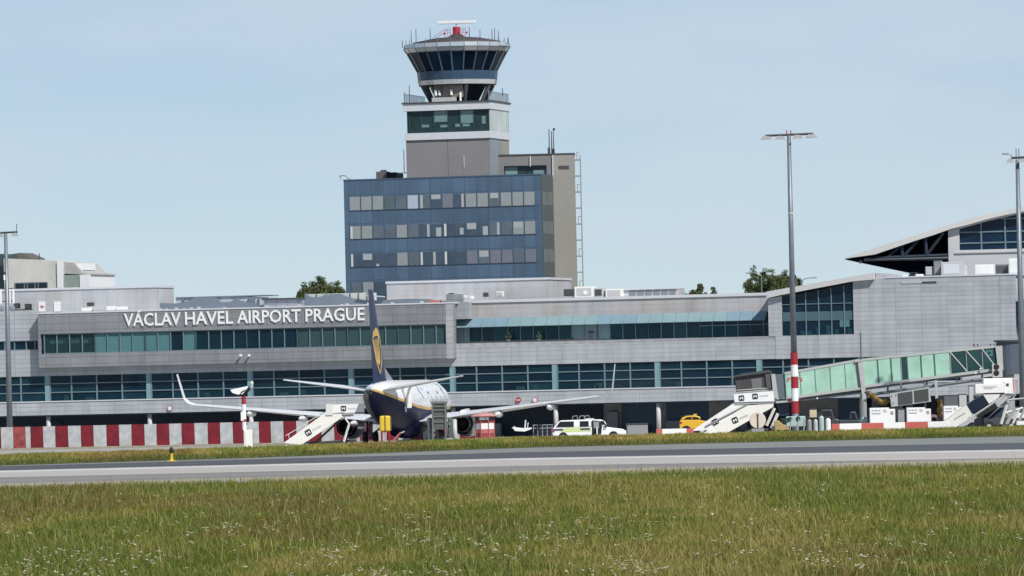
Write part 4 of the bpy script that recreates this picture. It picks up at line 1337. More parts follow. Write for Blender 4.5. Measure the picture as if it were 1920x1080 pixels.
for i in range(len(tp) - 1):
    mb.prism([tp[i], tp[i + 1], (tp[i + 1][0], tp[i + 1][1] - .25), (tp[i][0], tp[i][1] - .12)], 1.21, DD)
mb.build('roof_sheet', m_roof, ph)
mb = MB()
for i in range(6):
    mb.prism([(tp[i][0], tp[i][1] - .13 - .13 * (i > 0)), (tp[i + 1][0], tp[i + 1][1] - .26), (tp[i + 1][0], tp[i + 1][1] - .5), (tp[i][0] + .3 * (i == 0), tp[i][1] - .2 - .3 * (i > 0))], 1.21, DD)
mb.build('roof_shade_sheet', mat('shade_navy_soffit', (.010, .013, .026), 1.0, spec=0.0), ph)  # dark sheet added below the pale roof, its shade put into the colour
m_sof = mat('shade_navy_soffit', (.010, .013, .026), 1.0, spec=0.0)  # near-black navy carries the shade under the roof
mb = MB()
ch = [B(1600, 487.5), B(1690, 488), B(1776, 485)]
mb.prism([B(1588, 485.5, 1.3), B(1777, 480, 1.3), B(1777, 489, 1.3), B(1600, 489.5, 1.3)], 1.3, DD - 1)
for i in range(1, 6):
    mb.prism([lw[i - 1], lw[i], (lw[i][0], lw[i][1] - .1), (lw[i - 1][0], lw[i - 1][1] - .1)], 1.21, 3)
xw0 = B(1777, 450)[0]
mb.prism([B(1612, 487, 5), B(1690, 466, 5), B(1778, 434, 5), B(1778, 487, 5)], 4.5, 5)
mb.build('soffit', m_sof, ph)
m_tr = mat('blue_grey_truss', (.024, .038, .060), .5)
def tb(a, b, w=.22):
    mb = MB(); p, q_ = B(*a, .5), B(*b, .5)
    mb.bar((p[0], .5, p[1]), (q_[0], .5, q_[1]), w)
    return mb
for a, b, w in (((1640, 484), (1777, 478.5), .22), ((1691, 459), (1691.5, 482), .2), ((1694, 481), (1722, 449), .2), ((1735, 446), (1736.5, 479), .24), ((1738, 478), (1769, 436), .2), ((1665, 481), (1688, 463), .14)):
    tb(a, b, w).build('truss_member', m_tr, ph)
tb((1620, 487), (1777, 483.5), .2).build('chord', mat('pale_chord', (.13, .15, .175), .5), ph)
MB().cyl((B(1613, 490)[0], .4, B(1613, 488)[1]), (B(1613, 490)[0], .4, B(1613, 494)[1]), .12, n=8).build('pendant_lamp', m_dark, ph)
# gable wall with glazing
x1798, x_end = B(1798, 450)[0], B(2200, 440)[0]
m_gab = mat('pale_gable', (.52, .53, .55), .6, var=.06, vscale=.5)
zsil, zbase = B(1850, 467.5)[1], B(1850, 530)[1]
mb = MB()
mb.prism([(xw0, zsil), (x1798, zsil), B(1798, 425.5), B(1777, 431.5)], .6, 2)
mb.prism([(xw0, 0), (x_end, 0), (x_end, zsil), (xw0, zsil)], .6, 2)
mb.build('gable_wall', m_gab, ph)
MB().box(xw0 + .6, x_end, .48, .597, zsil - .32, zsil - .20).build('ledge', m_lgrey, ph)
MB().box(xw0, x_end, 2.1, 60, 0, zsil - .1).build('hall_core', m_lgrey, ph)
gl = [B(1798, 429), B(1816, 424), B(1850, 414.5), B(1885, 406.5), B(1920, 399), B(1980, 388), B(2080, 374), B(2200, 364)]
g = MB().prism([(x1798, zsil + .002)] + gl + [(gl[-1][0], zsil + .002)], .9, 1.1).build('window', glass_mat('gable_glass', (.006, .022, .05)), ph)
mb = MB()
for px in (1839, 1884, 1931, 1980, 2040, 2100):
    a = B(px, 440)[0]
    zt_ = np.interp(a, [p[0] for p in gl], [p[1] for p in gl])
    mb.box(a - .07, a + .07, .78, .89, zsil + .003, zt_)
for py in (454.5, 434):
    z_ = B(1860, py)[1]
    xa_ = x1798 if py > 440 else x1798
    mb.box(xa_, x_end, .80, .885, z_ - .06, z_ + .06)
z_ = B(1900, 409)[1]
mb.box(B(1875, 409)[0], x_end, .80, .885, z_ - .06, z_ + .06)
mb.build('window_frame', m_frame, g)
mb = MB()
for i in range(1, len(gl)):
    p, q_ = gl[i - 1], gl[i]
    mb.prism([p, q_, (q_[0], q_[1] + .3), (p[0], p[1] + .3)], .70, .89)
mb.build('window_head', m_cap, g)

# rooftop plant in front of the hall
def plant(px, py, w, h, m, lab, m2=None, y=5):
    t = roof_box(T, px, py, y, w * .0475, h * .0475, 1.3, m, 'plant_unit', lab, 'plant unit', m2=m2 or m_lgrey)
    return t
plant(1741, 508, 12, 16, m_lgrey, 'small pale unit beside the tall dark cabinet on the hall roof', y=6)
plant(1757, 503, 13, 28, mat('grey_cabinet', (.20, .22, .25), .5, var=.1), 'tall dark grey cabinet on the hall roof', m_grey, y=6)
plant(1784, 504, 40, 26, m_lgrey, 'broad pale air handling unit in the middle of the hall roof', m_cap)
plant(1805, 507, 8, 20, m_cap, 'narrow pale unit beside the broad air handler', y=6)
plant(1845, 506, 34, 20, m_bright, 'white panelled container on the hall roof next to the open dark bay', m_paint)
plant(1878, 505, 30, 20, m_grey, 'open dark grey bay between white containers on the hall roof', mat('dark_bay', (.09, .10, .11), .7), y=7)
plant(1902, 500, 22, 31, m_bright, 'tallest white panelled container on the hall roof, behind a light mast', m_paint, y=5.5)
plant(1711, 515, 12, 9, m_black, 'black box on the edge of the hall roof under the dark soffit', m_black, y=4)
plant(1697, 518, 12, 5, m_bright, 'low white roof light nearer the sloping fascia than the black box', m_bright, y=4)
plant(1722, 517, 11, 6, m_bright, 'low white roof light between the black box and the roof plant', m_bright, y=4)
# ================================================================== TREES AND STREET LAMPS BEHIND
m_bark = mat('bark', (.05, .04, .03), .9, var=.3)
def tree(px, Y, top_py, wpx, name, label, seed, spires, dens=1.0):
    """spires: list of (dx px, top px) upright limbs, each a ragged column of leaves"""
    rg = random.Random(seed)
    base = pt(px, hor(px), Y)
    k = Y / FPX
    t = thing(name, label, 'tree', (base.x, Y, 0))
    zt_ = pt(px, top_py, Y).z
    mb = MB()
    mb.cyl((0, 0, 0), (0, 0, zt_ * .55), .38, .22, 8)
    cr = MB()
    for dx, tp_, w in spires:
        X = dx * k
        z1 = pt(px + dx, tp_, Y).z
        z0 = zt_ * .45
        p = Vector((0, 0, z0 - rg.uniform(0, 2)))
        e = Vector((X, rg.uniform(-1.5, 1.5), z1))
        m_ = p.lerp(e, .55) + Vector((X * .25, 0, 0))
        mb.cyl(p, m_, .16, .09, 6); mb.cyl(m_, e, .09, .02, 6)
        n = int((z1 - z0) * 6.5 * dens)
        for i in range(n):
            f = rg.uniform(.15, 1) ** .8
            q = m_.lerp(e, (f - .55) / .45) if f > .55 else p.lerp(m_, f / .55)
            r = w * k * (1.15 - f) * rg.uniform(.5, 1.0) + .12
            q = q + Vector((rg.gauss(0, r * .6), rg.gauss(0, r * .6), rg.gauss(0, .25)))
            leaf_blob(cr, q, r * .9 + .15, r * .6 + .15, 62, .105, rg)
            if rg.random() < .35:
                mb.cyl(q - Vector((0, 0, .4)), q, .03, .01, 4)
    mb.build('trunk', m_bark, t)
    cr.build('crown', m_leaf, t)
    return t
tree(606, 700, 524, 90, 'leafy_tree', 'dark ragged tree showing above the roof against the blue office block', 3,
     [(0, 521, 15), (-30, 533, 14), (-16, 532, 18), (20, 537, 16), (32, 532, 14), (-40, 548, 11), (8, 533, 20), (24, 544, 18), (-24, 543, 18), (42, 541, 12), (0, 540, 24), (-10, 546, 24), (14, 548, 24)], 1.3)
tree(1316, 700, 533, 60, 'leafy_tree', 'small tree top peeking over the roof parapet beyond the louvred box', 5,
     [(0, 538, 8), (-14, 548, 9), (-28, 552, 9), (24, 548, 8), (12, 552, 10), (-5, 549, 12)], 1.3)
tree(1438, 690, 503, 90, 'leafy_tree', 'broad dark tree behind the hall roof with a lamp post before it', 8,
     [(0, 503, 20), (-18, 510, 18), (-32, 524, 14), (14, 511, 18), (26, 520, 16), (-10, 520, 24), (10, 525, 24), (-26, 538, 16), (34, 531, 16)], 1.2)
tree(1476, 700, 514, 60, 'leafy_tree', 'olive tree behind the tall floodlight mast at the hall roof', 9,
     [(0, 515, 18), (-14, 521, 16), (14, 518, 14), (26, 529, 12), (-4, 528, 20)], 1.1)
def street_lamp(px, top, label, side, Y=660):
    p = pt(px, top, Y)
    t = thing('street_lamp', label, 'street lamp', (p.x, Y, 0))
    MB().cyl((0, 0, 0), (0, 0, p.z), .09, .06, 8).build('pole', m_steel, t)
    MB().tube([(0, 0, p.z - .1), (side * .5, 0, p.z + .15), (side * 1.0, 0, p.z + .2)], .045).build('arm', m_steel, t)
    MB().box(side * 1.0, side * 1.55, -.12, .12, p.z + .14, p.z + .26).build('lamp_head', m_grey, t, bevel=.03)
street_lamp(1427.5, 515, 'slender street lamp in front of the broad dark tree', -1)
street_lamp(1502, 525, 'street lamp with a long arm beside the olive tree and tall mast', 1)

# ================================================================== LIGHT MASTS
def mast(px, base_Y, top_py, label, r0, r1, bands=None, extra=None):
    fr = Frame(px, base_Y, 0, top_py)
    # a plumb pole: x measured at its top
    t = fthing(fr, 'light_mast', label, 'light mast')
    h = fr.z(px, top_py)
    return fr, t, h
fr, t, h = mast(1479, 548, 254, 'tall grey floodlight mast with red and white bands at its foot', .29, .17)
rr = lambda z: .29 + (.165 - .29) * z / h
zed = [fr.z(1490, p) for p in (775, 752, 728, 706, 684, 661)]
mk = MB()
mk.cyl((0, 0, zed[5]), (0, 0, h), rr(zed[5]), rr(h), 14, 0)
mk.cyl((0, 0, 0), (0, 0, zed[0]), rr(0), rr(zed[0]), 14, 0)
mk.build('pole', m_steel, t, smooth=True)
for i in range(5):
    MB().cyl((0, 0, zed[i]), (0, 0, zed[i + 1]), .305, .30, 14).build('painted_band', m_bright if i % 2 else m_red, t)
zz1 = fr.z(1481, 400)
MB().cyl((0, 0, zz1 - .08), (0, 0, zz1 + .1), rr(zz1) + .02, None, 14).build('pole_collar', m_lgrey, t)
MB().bar((-1.95, 0, h + .02), (2.0, 0, h + .10), .13).build('crossarm', m_dark, t)
def lamp_head(x, z, w, tilt, parent, dy=-.3):
    mb = MB()
    mb.mesh([(x - w, dy - .25, z - .30 + tilt), (x + w, dy - .25, z - .34 - tilt * .3), (x + w * .8, dy + .3, z - .30), (x - w * .8, dy + .3, z - .30),
             (x - w * .55, dy - .15, z - .02), (x + w * .55, dy - .15, z - .02), (x + w * .5, dy + .25, z - .02), (x - w * .5, dy + .25, z - .02)],
            [(0, 3, 2, 1), (4, 5, 6, 7), (0, 1, 5, 4), (1, 2, 6, 5), (2, 3, 7, 6), (3, 0, 4, 7)])
    mb.bar((x, dy, z - .02), (x, 0, z + .05), .05)
    return mb.build('floodlight', m_grey, parent)
lamp_head(-1.9, h, .50, -.06, t); lamp_head(-.72, h - .02, .46, 0, t); lamp_head(.70, h + .03, .46, 0, t); lamp_head(1.85, h + .06, .50, .05, t)
mb = MB()
for s in (-1, 1):
    mb.tube([(s * .10, 0, h), (s * .17, 0, h + .2), (s * .16, 0, h + .42)], .05)
mb.build('obstruction_lamp', mat('lamp_red', (.4, .03, .04), .3), t)
z = fr.z(1488, 712)
mb = MB()
for s in (-1, 1):
    mb.cyl((s * .31, 0, z + .1), (s * .62, 0, z + .1), .06, n=8); mb.cyl((s * .58, -.1, z - .1), (s * .58, .1, z - .1), .1, n=8)
    mb.box(s * .52 - .08, s * .52 + .08, -.1, .1, z - .05, z + .18)
mb.build('hazard_lamp', m_pink, t)
for s in (-1, 1):
    z = fr.z(1490, 748)
    MB().box(s * .31, s * .62, -.16, .16, z - .22, z + .05).build('bracket', mat('dark_red', (.08, .02, .02), .6), t)
# left mast with antenna panels
fr, t, h = mast(10.5, 588, 438, 'grey light mast carrying white antenna panels before the cream building', .26, .16)
MB().cyl((0, 0, 0), (0, 0, h), .28, .15, 12).build('pole', m_steel, t, smooth=True)
MB().bar((-1.4, 0, h + .05), (1.05, 0, h + .12), .12).build('crossarm', m_dark, t)
lamp_head(-.45, h, .38, 0, t); lamp_head(.85, h + .05, .36, 0, t); lamp_head(-1.3, h, .38, 0, t)
MB().cyl((.98, 0, h + .1), (1.0, 0, h + .85), .045, n=6).build('aerial', m_steel, t)
z0, z1 = fr.z(15, 569), fr.z(15, 542)
for dx, w in ((-.52, .07), (.58, .08), (.28, .05)):
    MB().box(dx - w, dx + w, -.12, .1, z0, z1).build('antenna_panel', m_bright, t)
mb = MB()
for z in (z0 + .2, z1 + .05):
    mb.bar((-.55, -.02, z), (.62, -.02, z), .06)
mb.build('bracket', m_dark, t)
for s in (-1, 1):
    MB().lathe([(.02, -.1), (.24, -.06), (.26, 0), (.24, .06), (.02, .1)], c=(s * .46, -.1, z0 - .45), n=16, axis='y').build('dish', mat('dish_grey', (.22, .25, .28), .5), t)
z = fr.z(14, 525)
MB().box(-.24, -.10, -.3, -.17, z, z + .45).build('equipment_box', m_bright, t)
MB().box(-.2, -.04, -.3, -.17, z + .5, z + .72).build('equipment_box', m_dark, t)
# right mast
fr, t, h = mast(1907.5, 552, 300, 'grey light mast with offset lamps beside the jet bridge rotunda', .28, .17)
MB().cyl((0, 0, 0), (0, 0, h), .30, .16, 12).build('pole', m_steel, t, smooth=True)
MB().bar((-.5, 0, h + .18), (1.6, 0, h + .24), .14).build('crossarm', m_dark, t)
lamp_head(-.62, h + .1, .34, 0, t); lamp_head(.4, h + .1, .42, 0, t); lamp_head(1.3, h + .1, .42, 0, t)
MB().tube([(-.45, 0, h + .2), (-.52, 0, h + .45), (-.8, 0, h + .5)], .04).build('arm', m_steel, t)
MB().box(-1.25, -.72, -.15, .15, h + .46, h + .60).build('lamp_head', m_grey, t, bevel=.04)
for dx in (-.08, .14):
    MB().cyl((dx, 0, h), (dx, 0, h + .95), .05, n=6).build('aerial', m_grey, t)

# ================================================================== STRIPED WALL
Wl = Frame(440, 573.5, 14)
sw = fthing(Wl, 'striped_wall', 'red and white striped concrete blast wall standing behind the airliner', 'wall')
zwt = Wl.z(440, 791.8)
zwb = 0.0
m_rb = mat('red_wall_paint', (.185, .007, .018), .6, var=.42, vscale=1.4)
m_rb2 = mat('faded_red_wall', (.31, .06, .06), .7, var=.5, vscale=2)
m_wb = mat('white_wall_paint', (.45, .465, .475), .7, var=.28, vscale=1.6)
m_gap = mat('wall_joint', (.12, .05, .05), .8)
tops = [-71, -47, -23.5, 1, 24, 47, 56.5, 80, 103, 127, 151, 174.5, 199, 222.5, 246, 270, 293, 316.5, 340, 364, 389, 412, 436, 459, 485, 507, 531, 555, 578, 602, 626, 650, 674, 698, 721, 745, 768, 792, 815, 838, 861, 884]
for i, (a, b) in enumerate(zip(tops[:-1], tops[1:])):
    red = i % 2 == 0
    ym = 0.04 if red else 0.0
    xa, xb = Wl.x(a, 800), Wl.x(b, 800)
    s = .10
    m_ = m_wb
    if red:
        m_ = m_rb2 if 23 < a < 30 else m_rb
    vs = [(xa + s + .02, ym - .25, 0), (xb + s - .02, ym - .25, 0), (xb - .015, ym, zwt), (xa + .015, ym, zwt), (xa + s + .02, .8, 0), (xb + s - .02, .8, 0), (xb - .015, .35, zwt), (xa + .015, .35, zwt)]
    MB().mesh(vs, [(0, 1, 2, 3), (5, 4, 7, 6), (3, 2, 6, 7), (0, 3, 7, 4), (1, 5, 6, 2)]).build('red_block' if red else 'white_block', m_, sw)
MB().box(Wl.x(-80, 830), Wl.x(890, 830), .12, .3, 0.0, zwt - .06).build('joint_backing', m_gap, sw)
MB().box(Wl.x(-80, 840), Wl.x(890, 830), -.9, -.27, 0.0, .16).build('kerb', m_edge, sw)

# ================================================================== AIRLINER
A = Frame(693, 530, 7.2)
ap = fthing(A, 'airliner', 'white and navy twin jet airliner with yellow stripe seen from behind', 'airplane')
m_navy = mat('navy_paint', (.007, .012, .050), .45, spec=.08)
m_apw = mat('aircraft_white', (.88, .90, .92), .25, coat=.2)
m_gold = mat('gold_paint', (.62, .41, .12), .35)
m_blue = mat('fin_blue', (.003, .013, .075), .3)
m_wing = mat('wing_grey', (.74, .77, .80), .3, var=.05)
m_alu = mat('polished_nacelle', (.62, .64, .67), .22, metal=.75, var=.1)
m_hot = mat('exhaust_black', (.006, .006, .007), .6)
m_sh = mat('tail_grey', (.13, .125, .13), .5, var=.45, vscale=.9)
secs = [(0, .16, 4.60, 4.25), (1.0, .48, 4.86, 3.92), (2.5, .85, 5.05, 3.45), (5, 1.30, 5.20, 2.72), (8, 1.62, 5.27, 2.00), (11, 1.80, 5.28, 1.52), (14, 1.87, 5.28, 1.30), (18, 1.88, 5.28, 1.27), (26, 1.88, 5.28, 1.27), (32.5, 1.88, 5.28, 1.27),
        (35, 1.70, 5.0, 1.34), (37, 1.25, 4.3, 1.62), (38.3, .65, 3.55, 2.0), (38.9, .12, 2.9, 2.55)]
def zbound(y):
    return float(np.interp(y, [0, 1, 2.5, 5, 9, 14, 20, 39], [4.50, 4.36, 4.12, 3.80, 3.38, 3.00, 2.78, 2.72]))
ys = []
for (a, b) in zip(secs[:-1], secs[1:]):
    nseg = max(1, int((b[0] - a[0]) / 1.0))
    ys += [a[0] + (b[0] - a[0]) * i / nseg for i in range(nseg)]
ys.append(secs[-1][0])
def smooth_interp(y, k):
    return float(np.interp(y, [s[0] for s in secs], [s[k] for s in secs]))
def section(y):
    w, t_, b_ = (smooth_interp(y, k) for k in (1, 2, 3))
    return w, (t_ + b_) / 2, (t_ - b_) / 2
def fus_pt(y, ang, side=1, out=0.0):
    w, c, hh = section(y)
    return (side * (w + out) * math.cos(ang), y, c + (hh + out) * math.sin(ang))
mbf = MB()
rings = []
NL, NU = 9, 10
for y in ys:
    w, c, hh = section(y)
    pb = math.asin(max(-.96, min(.80, (zbound(y) - c) / hh)))
    ps = math.asin(max(-.94, min(.93, (zbound(y) + .22 - c) / hh)))
    ang = [-math.pi / 2 + (pb + math.pi / 2) * i / NL for i in range(NL + 1)] + [ps + (math.pi / 2 - ps) * i / NU for i in range(NU + 1)]
    r_ = [fus_pt(y, a, 1) for a in ang] + [fus_pt(y, a, -1) for a in ang[-2:0:-1]]
    rings.append(r_)
nr = len(rings[0])
def segmat(i):
    n = NL + NU + 2
    if i >= n - 1:
        i = 2 * (n - 1) - 1 - i
    return 0 if i < NL else (1 if i == NL else 2)
base = 0
mbf.v = [p for r_ in rings for p in r_]
for j in range(len(rings) - 1):
    for i in range(nr):
        mbf.f.append((j * nr + i, j * nr + (i + 1) % nr, (j + 1) * nr + (i + 1) % nr, (j + 1) * nr + i))
        mbf.m.append(segmat(i))
mbf.f.append(tuple(range(nr))); mbf.m.append(2)
mbf.build('fuselage', [m_navy, m_gold, m_apw], ap, smooth=True)
MB().lathe([(.13, -.12), (.16, .05)], c=(0, 0, 4.42), n=14, axis='y', cap0=True).build('tail_exhaust', m_hot, ap)
# lofted surfaces
def loft(stations, name, m, thick_axis='z', parent=ap):
    """stations: (pos xyz of reference, chord front y, chord rear y, thickness)"""
    mb = MB()
    prof = [(0, 0), (.12, .42), (.35, .5), (.7, .28), (1, .03), (1, -.03), (.7, -.2), (.35, -.42), (.12, -.36)]
    n = len(prof)
    for x, z, yl, yt, th in stations:
        for f, g_ in prof:
            y = yl + (yt - yl) * f
            if thick_axis == 'z':
                mb.v.append((x, y, z + g_ * th))
            else:
                mb.v.append((x + g_ * th, y, z))
    for k in range(len(stations) - 1):
        for i in range(n):
            mb.f.append((k * n + i, k * n + (i + 1) % n, (k + 1) * n + (i + 1) % n, (k + 1) * n + i)); mb.m.append(0)
    mb.f.append(tuple(range(n))); mb.m.append(0)
    k = len(stations) - 1
    mb.f.append(tuple(range(k * n, k * n + n))); mb.m.append(0)
    return mb.build(name, m, parent, smooth=False)
for s in (-1, 1):
    wg = loft([(s * 1.3, 1.85, 25, 17.2, 1.0), (s * 5.8, 2.40, 21.6, 17.0, .60), (s * 11, 2.98, 19.0, 16.0, .38), (s * 16.9, 3.62, 16.9, 15.2, .22)], 'wing', m_wing)
    loft([(s * 16.9, 3.62, 16.9, 15.2, .22), (s * 17.35, 3.78, 16.6, 15.1, .22), (s * 17.68, 4.15, 16.1, 14.9, .20), (s * 18.05, 6.15, 14.8, 14.0, .12)], 'winglet', m_apw, parent=wg)
    for x in (3.9, 8.1, 12.4):
        zc_ = 1.85 + (x - 1.3) * .116
        mb = MB(); mb.lathe([(.03, -.6), (.20, .3), (.27, 1.6), (.22, 2.8), (.02, 3.6)], c=(s * x, 15.8 + (x > 6) * -.4, zc_ - .34), n=10, axis='y')
        mb.build('flap_fairing', m_wing, wg, smooth=True)
    loft([(s * .5, 4.50, 6.2, 2.1, .42), (s * 7.17, 5.50, 2.7, 1.1, .12)], 'tailplane', m_wing)
    # engine
    en = MB().lathe([(.62, 18.6), (.80, 19.4), (1.03, 20.6), (1.10, 22.2), (1.05, 23.1), (.93, 23.35), (.82, 23.1)], c=(s * 4.83, 0, 1.56), n=28, axis='y').build('engine', m_alu, ap, smooth=True)
    MB().lathe([(.60, 18.62), (.58, 19.6), (.02, 19.7)], c=(s * 4.83, 0, 1.56), n=24, axis='y').build('exhaust_duct', m_hot, en, smooth=True)
    MB().lathe([(.84, 18.95), (.86, 19.5), (.60, 19.55)], c=(s * 4.83, 0, 1.56), n=24, axis='y').build('fan_nozzle', m_hot, en, smooth=True)
    MB().prism_x([(18.4, 2.25), (24, 2.2), (22.5, 2.8), (19, 2.7)], s * 4.83 - .14, s * 4.83 + .14).build('pylon', m_wing, en)
    # main gear
    gl_ = MB().cyl((s * 2.75, 18.4, .5), (s * 2.7, 18.6, 2.3), .16, n=10).build('landing_gear', m_grey, ap)
    MB().prism_x([(18.0, .9), (18.9, .9), (18.9, 2.2), (18.0, 2.2)], s * 3.0 - .03, s * 3.0 + .03).build('gear_door', m_navy, gl_)
    MB().bar((s * 2.75, 18.4, .8), (s * 1.6, 18.5, 1.6), .1).build('side_strut', m_dark, gl_)
    for dx in (-.43, .43):
        w_ = MB().lathe([(.20, -.16), (.50, -.17), (.56, -.08), (.56, .08), (.50, .17), (.20, .16)], n=20, axis='y').build('wheel', m_black, gl_)
        w_.rotation_euler = (0, 0, math.pi / 2); w_.location = (s * 2.75 + dx, 18.4, .57)
# nose gear
gl_ = MB().cyl((0, 34.2, .4), (0, 34.2, 1.6), .1, n=8).build('landing_gear', m_grey, ap)
w_ = MB().lathe([(.12, -.2), (.34, -.2), (.36, 0), (.34, .2), (.12, .2)], n=16, axis='y').build('wheel', m_black, gl_)
w_.rotation_euler = (0, 0, math.pi / 2); w_.location = (0, 34.2, .36)
# belly fairing
MB().lathe([(.05, 13.8), (1.2, 15.5), (1.75, 18), (1.8, 22), (1.2, 25.5), (.1, 27)], c=(0, 0, 2.25), n=24, axis='y').build('belly_fairing', m_navy, ap, smooth=True)
# fin
def finpt(f, v, side, out=0.012):
    """f chord fraction from the front, v height fraction"""
    yl = 9.0 + (2.7 - 9.0) * v; yt = 2.0 + (.3 - 2.0) * v
    z = 5.0 + (12.55 - 5.0) * v
    th = .46 + (.20 - .46) * v
    g_ = np.interp(f, [0, .12, .35, .7, 1], [0, .42, .5, .28, .03])
    return (side * (g_ * th + out), yl + (yt - yl) * f, z)
fin = loft([(0, 5.0, 9.0, 2.0, .46), (0, 12.55, 2.7, .3, .20)], 'tail_fin', m_blue, thick_axis='x')
mb = MB(); mb.prism_x([(9.0, 5.0), (13.0, 5.22), (7.9, 6.35)], -.06, .06)
mb.build('dorsal_fin', mat('dorsal_grey', (.30, .31, .36), .35), fin)
mb = MB()
for side in (1, -1):
    for f0, f1 in ((.64, .655),):
        mb.poly([finpt(f0, .02, side), finpt(f1, .02, side), finpt(f1, .98, side), finpt(f0, .98, side)])
mb.build('rudder_gap', m_black, fin)
for side in (1, -1):
    hp = MB()
    def outline(pts, mi=0, out=.014):
        hp.poly([finpt(f, v, side, out) for f, v in pts], mi)
    outline([(.16, .50), (.30, .58), (.52, .60), (.80, .555), (.90, .47), (.70, .505), (.50, .515), (.34, .49)])
    # strings and frame of the harp shape
    for k in range(6):
        f0 = .24 + .11 * k
        outline([(f0, .50 - .006 * k), (f0 + .055, .50 - .006 * k), (.555 + (f0 - .5) * .30 + .02, .20 + abs(f0 - .5) * .10), (.535 + (f0 - .5) * .30, .20 + abs(f0 - .5) * .10)])
    outline([(.13, .50), (.20, .50), (.34, .27), (.53, .13), (.51, .10), (.28, .25)], out=.018)
    outline([(.90, .47), (.83, .47), (.70, .26), (.55, .13), (.56, .10), (.76, .25)], out=.018)
    hp.build('harp_emblem', m_gold, fin)
# titles on the starboard side
def fus_text(s, y0, y1, a0, a1, name, m, side=1):
    mb = MB()
    text_on(mb, s, lambda a, b: fus_pt(y0 + (y1 - y0) * a, a0 + (a1 - a0) * b, side, .012))
    return mb.build(name, m, ap)
fus_text('RYANAIR', 16.0, 31.5, R(12), R(56), 'title_lettering', mat('title_blue', (.22, .28, .44), .35))
for k in range(12):
    y = 21.5 + k * 1.0
    m1 = MB(); m1.poly([fus_pt(y + dy_, a, 1, .010) for dy_, a in ((0, .02), (.26, .02), (.26, .18), (0, .18))])
    m1.build('cabin_window', m_glass, ap)
# open rear service door on the starboard side
m1 = MB(); m1.poly([fus_pt(y, a, 1, .014) for y, a in ((7.6, -.35), (8.5, -.35), (8.5, .62), (7.6, .62))])
m1.build('doorway', m_hot, ap)
dr = MB().box(1.74, 2.12, 8.45, 8.57, 3.0, 4.05).build('service_door', m_apw, ap, bevel=.04)
m1 = MB()
m1.tube([(1.45, 8.0, 4.9), (1.52, 8.0, 4.4), (1.64, 8.0, 3.9), (1.72, 8.0, 2.7)], .07)
m1.tube([(2.25, 7.9, 4.85), (2.02, 7.9, 4.5), (1.85, 7.9, 3.9), (1.80, 7.9, 3.3)], .10)
m1.build('door_arm', m_grey, dr)
# grey patch under the tail and blue swoosh
for nm, pts, mm in (('tail_cone_panel', [(.3, -1.2), (3.5, -1.25), (9.0, -1.3), (9.0, -.75), (4, -.35), (.3, .4)], m_sh),):
    m1 = MB()
    for side in (-1,):
        for i in range(10):
            f0, f1 = i / 10, (i + 1) / 10
            ya, yb3 = .3 + 8.7 * f0, .3 + 8.7 * f1
            la, lb_ = -.95 - .25 * f0, -.95 - .25 * f1
            ua, ub = .55 - 1.0 * f0, .55 - 1.0 * f1
            for j in range(6):
                g0, g1 = j / 6, (j + 1) / 6
                m1.poly([fus_pt(ya, la + (ua - la) * g0, side, .012), fus_pt(yb3, lb_ + (ub - lb_) * g0, side, .012), fus_pt(yb3, lb_ + (ub - lb_) * g1, side, .012), fus_pt(ya, la + (ua - la) * g1, side, .012)])
    m1.build(nm, mm, ap)
# ================================================================== APRON EQUIPMENT
def eq(px, Y, name, label, cat, deg=0.0, group=None):
    fr = Frame(px, Y, deg, 800)
    return fr, fthing(fr, name, label, cat, group)
def wheel(parent, x, y, r, w=.2, axis='y', name='wheel', m=None):
    o = MB().lathe([(r * .45, -w / 2), (r * .9, -w / 2), (r, -w * .3), (r, w * .3), (r * .9, w / 2), (r * .45, w / 2)], n=18, axis='y').build(name, m or m_black, parent)
    if axis == 'x':
        o.rotation_euler = (0, 0, math.pi / 2)
    o.location = (x, y, r)
    MB().lathe([(.001, -w * .4), (r * .46, -w * .4)], n=12, axis='y').build('hub', m_lgrey, o)
    return o
m_logo = mat('logo_black', (.012, .013, .015), .4)
m_ltxt = mat('logo_grey', (.36, .37, .38), .4)
def handler_logo(parent, x, z, y, s, rot=0.0, word=True):
    """rounded black square with a white M mark, then grey lettering"""
    c, sn = math.cos(rot), math.sin(rot)
    tf = lambda u, v, d: (x + u * c - v * sn, y - d, z + u * sn + v * c)
    mb = MB()
    ring = []
    for k, (cx, cz) in enumerate(((.3, .3), (-.3, .3), (-.3, -.3), (.3, -.3))):
        for j in range(4):
            a = math.pi / 2 * k + math.pi / 6 * j
            ring.append(tf(s * (cx + .2 * math.cos(a)), s * (cz + .2 * math.sin(a)), .006))
    mb.poly(ring, 0)
    st = [[(-.30, -.28), (-.18, -.28), (-.18, .12), (-.30, .28)], [(.18, -.28), (.30, -.28), (.30, .28), (.18, .12)],
          [(-.18, .12), (-.02, -.12), (0, .05), (-.18, .28)], [(.18, .12), (.18, .28), (0, .05), (.02, -.12)]]
    for i, q_ in enumerate(st):
        mb.poly([tf(s * u, s * v, .010 + .002 * i) for u, v in q_], 1)
    if word:
        text_on(mb, 'menzies', lambda a, b: tf(s * (.75 + 1.55 * a), s * (-.22 + .42 * b), .006), mi=2)
    return mb.build('handler_logo', [m_logo, m_bright, m_ltxt], parent)

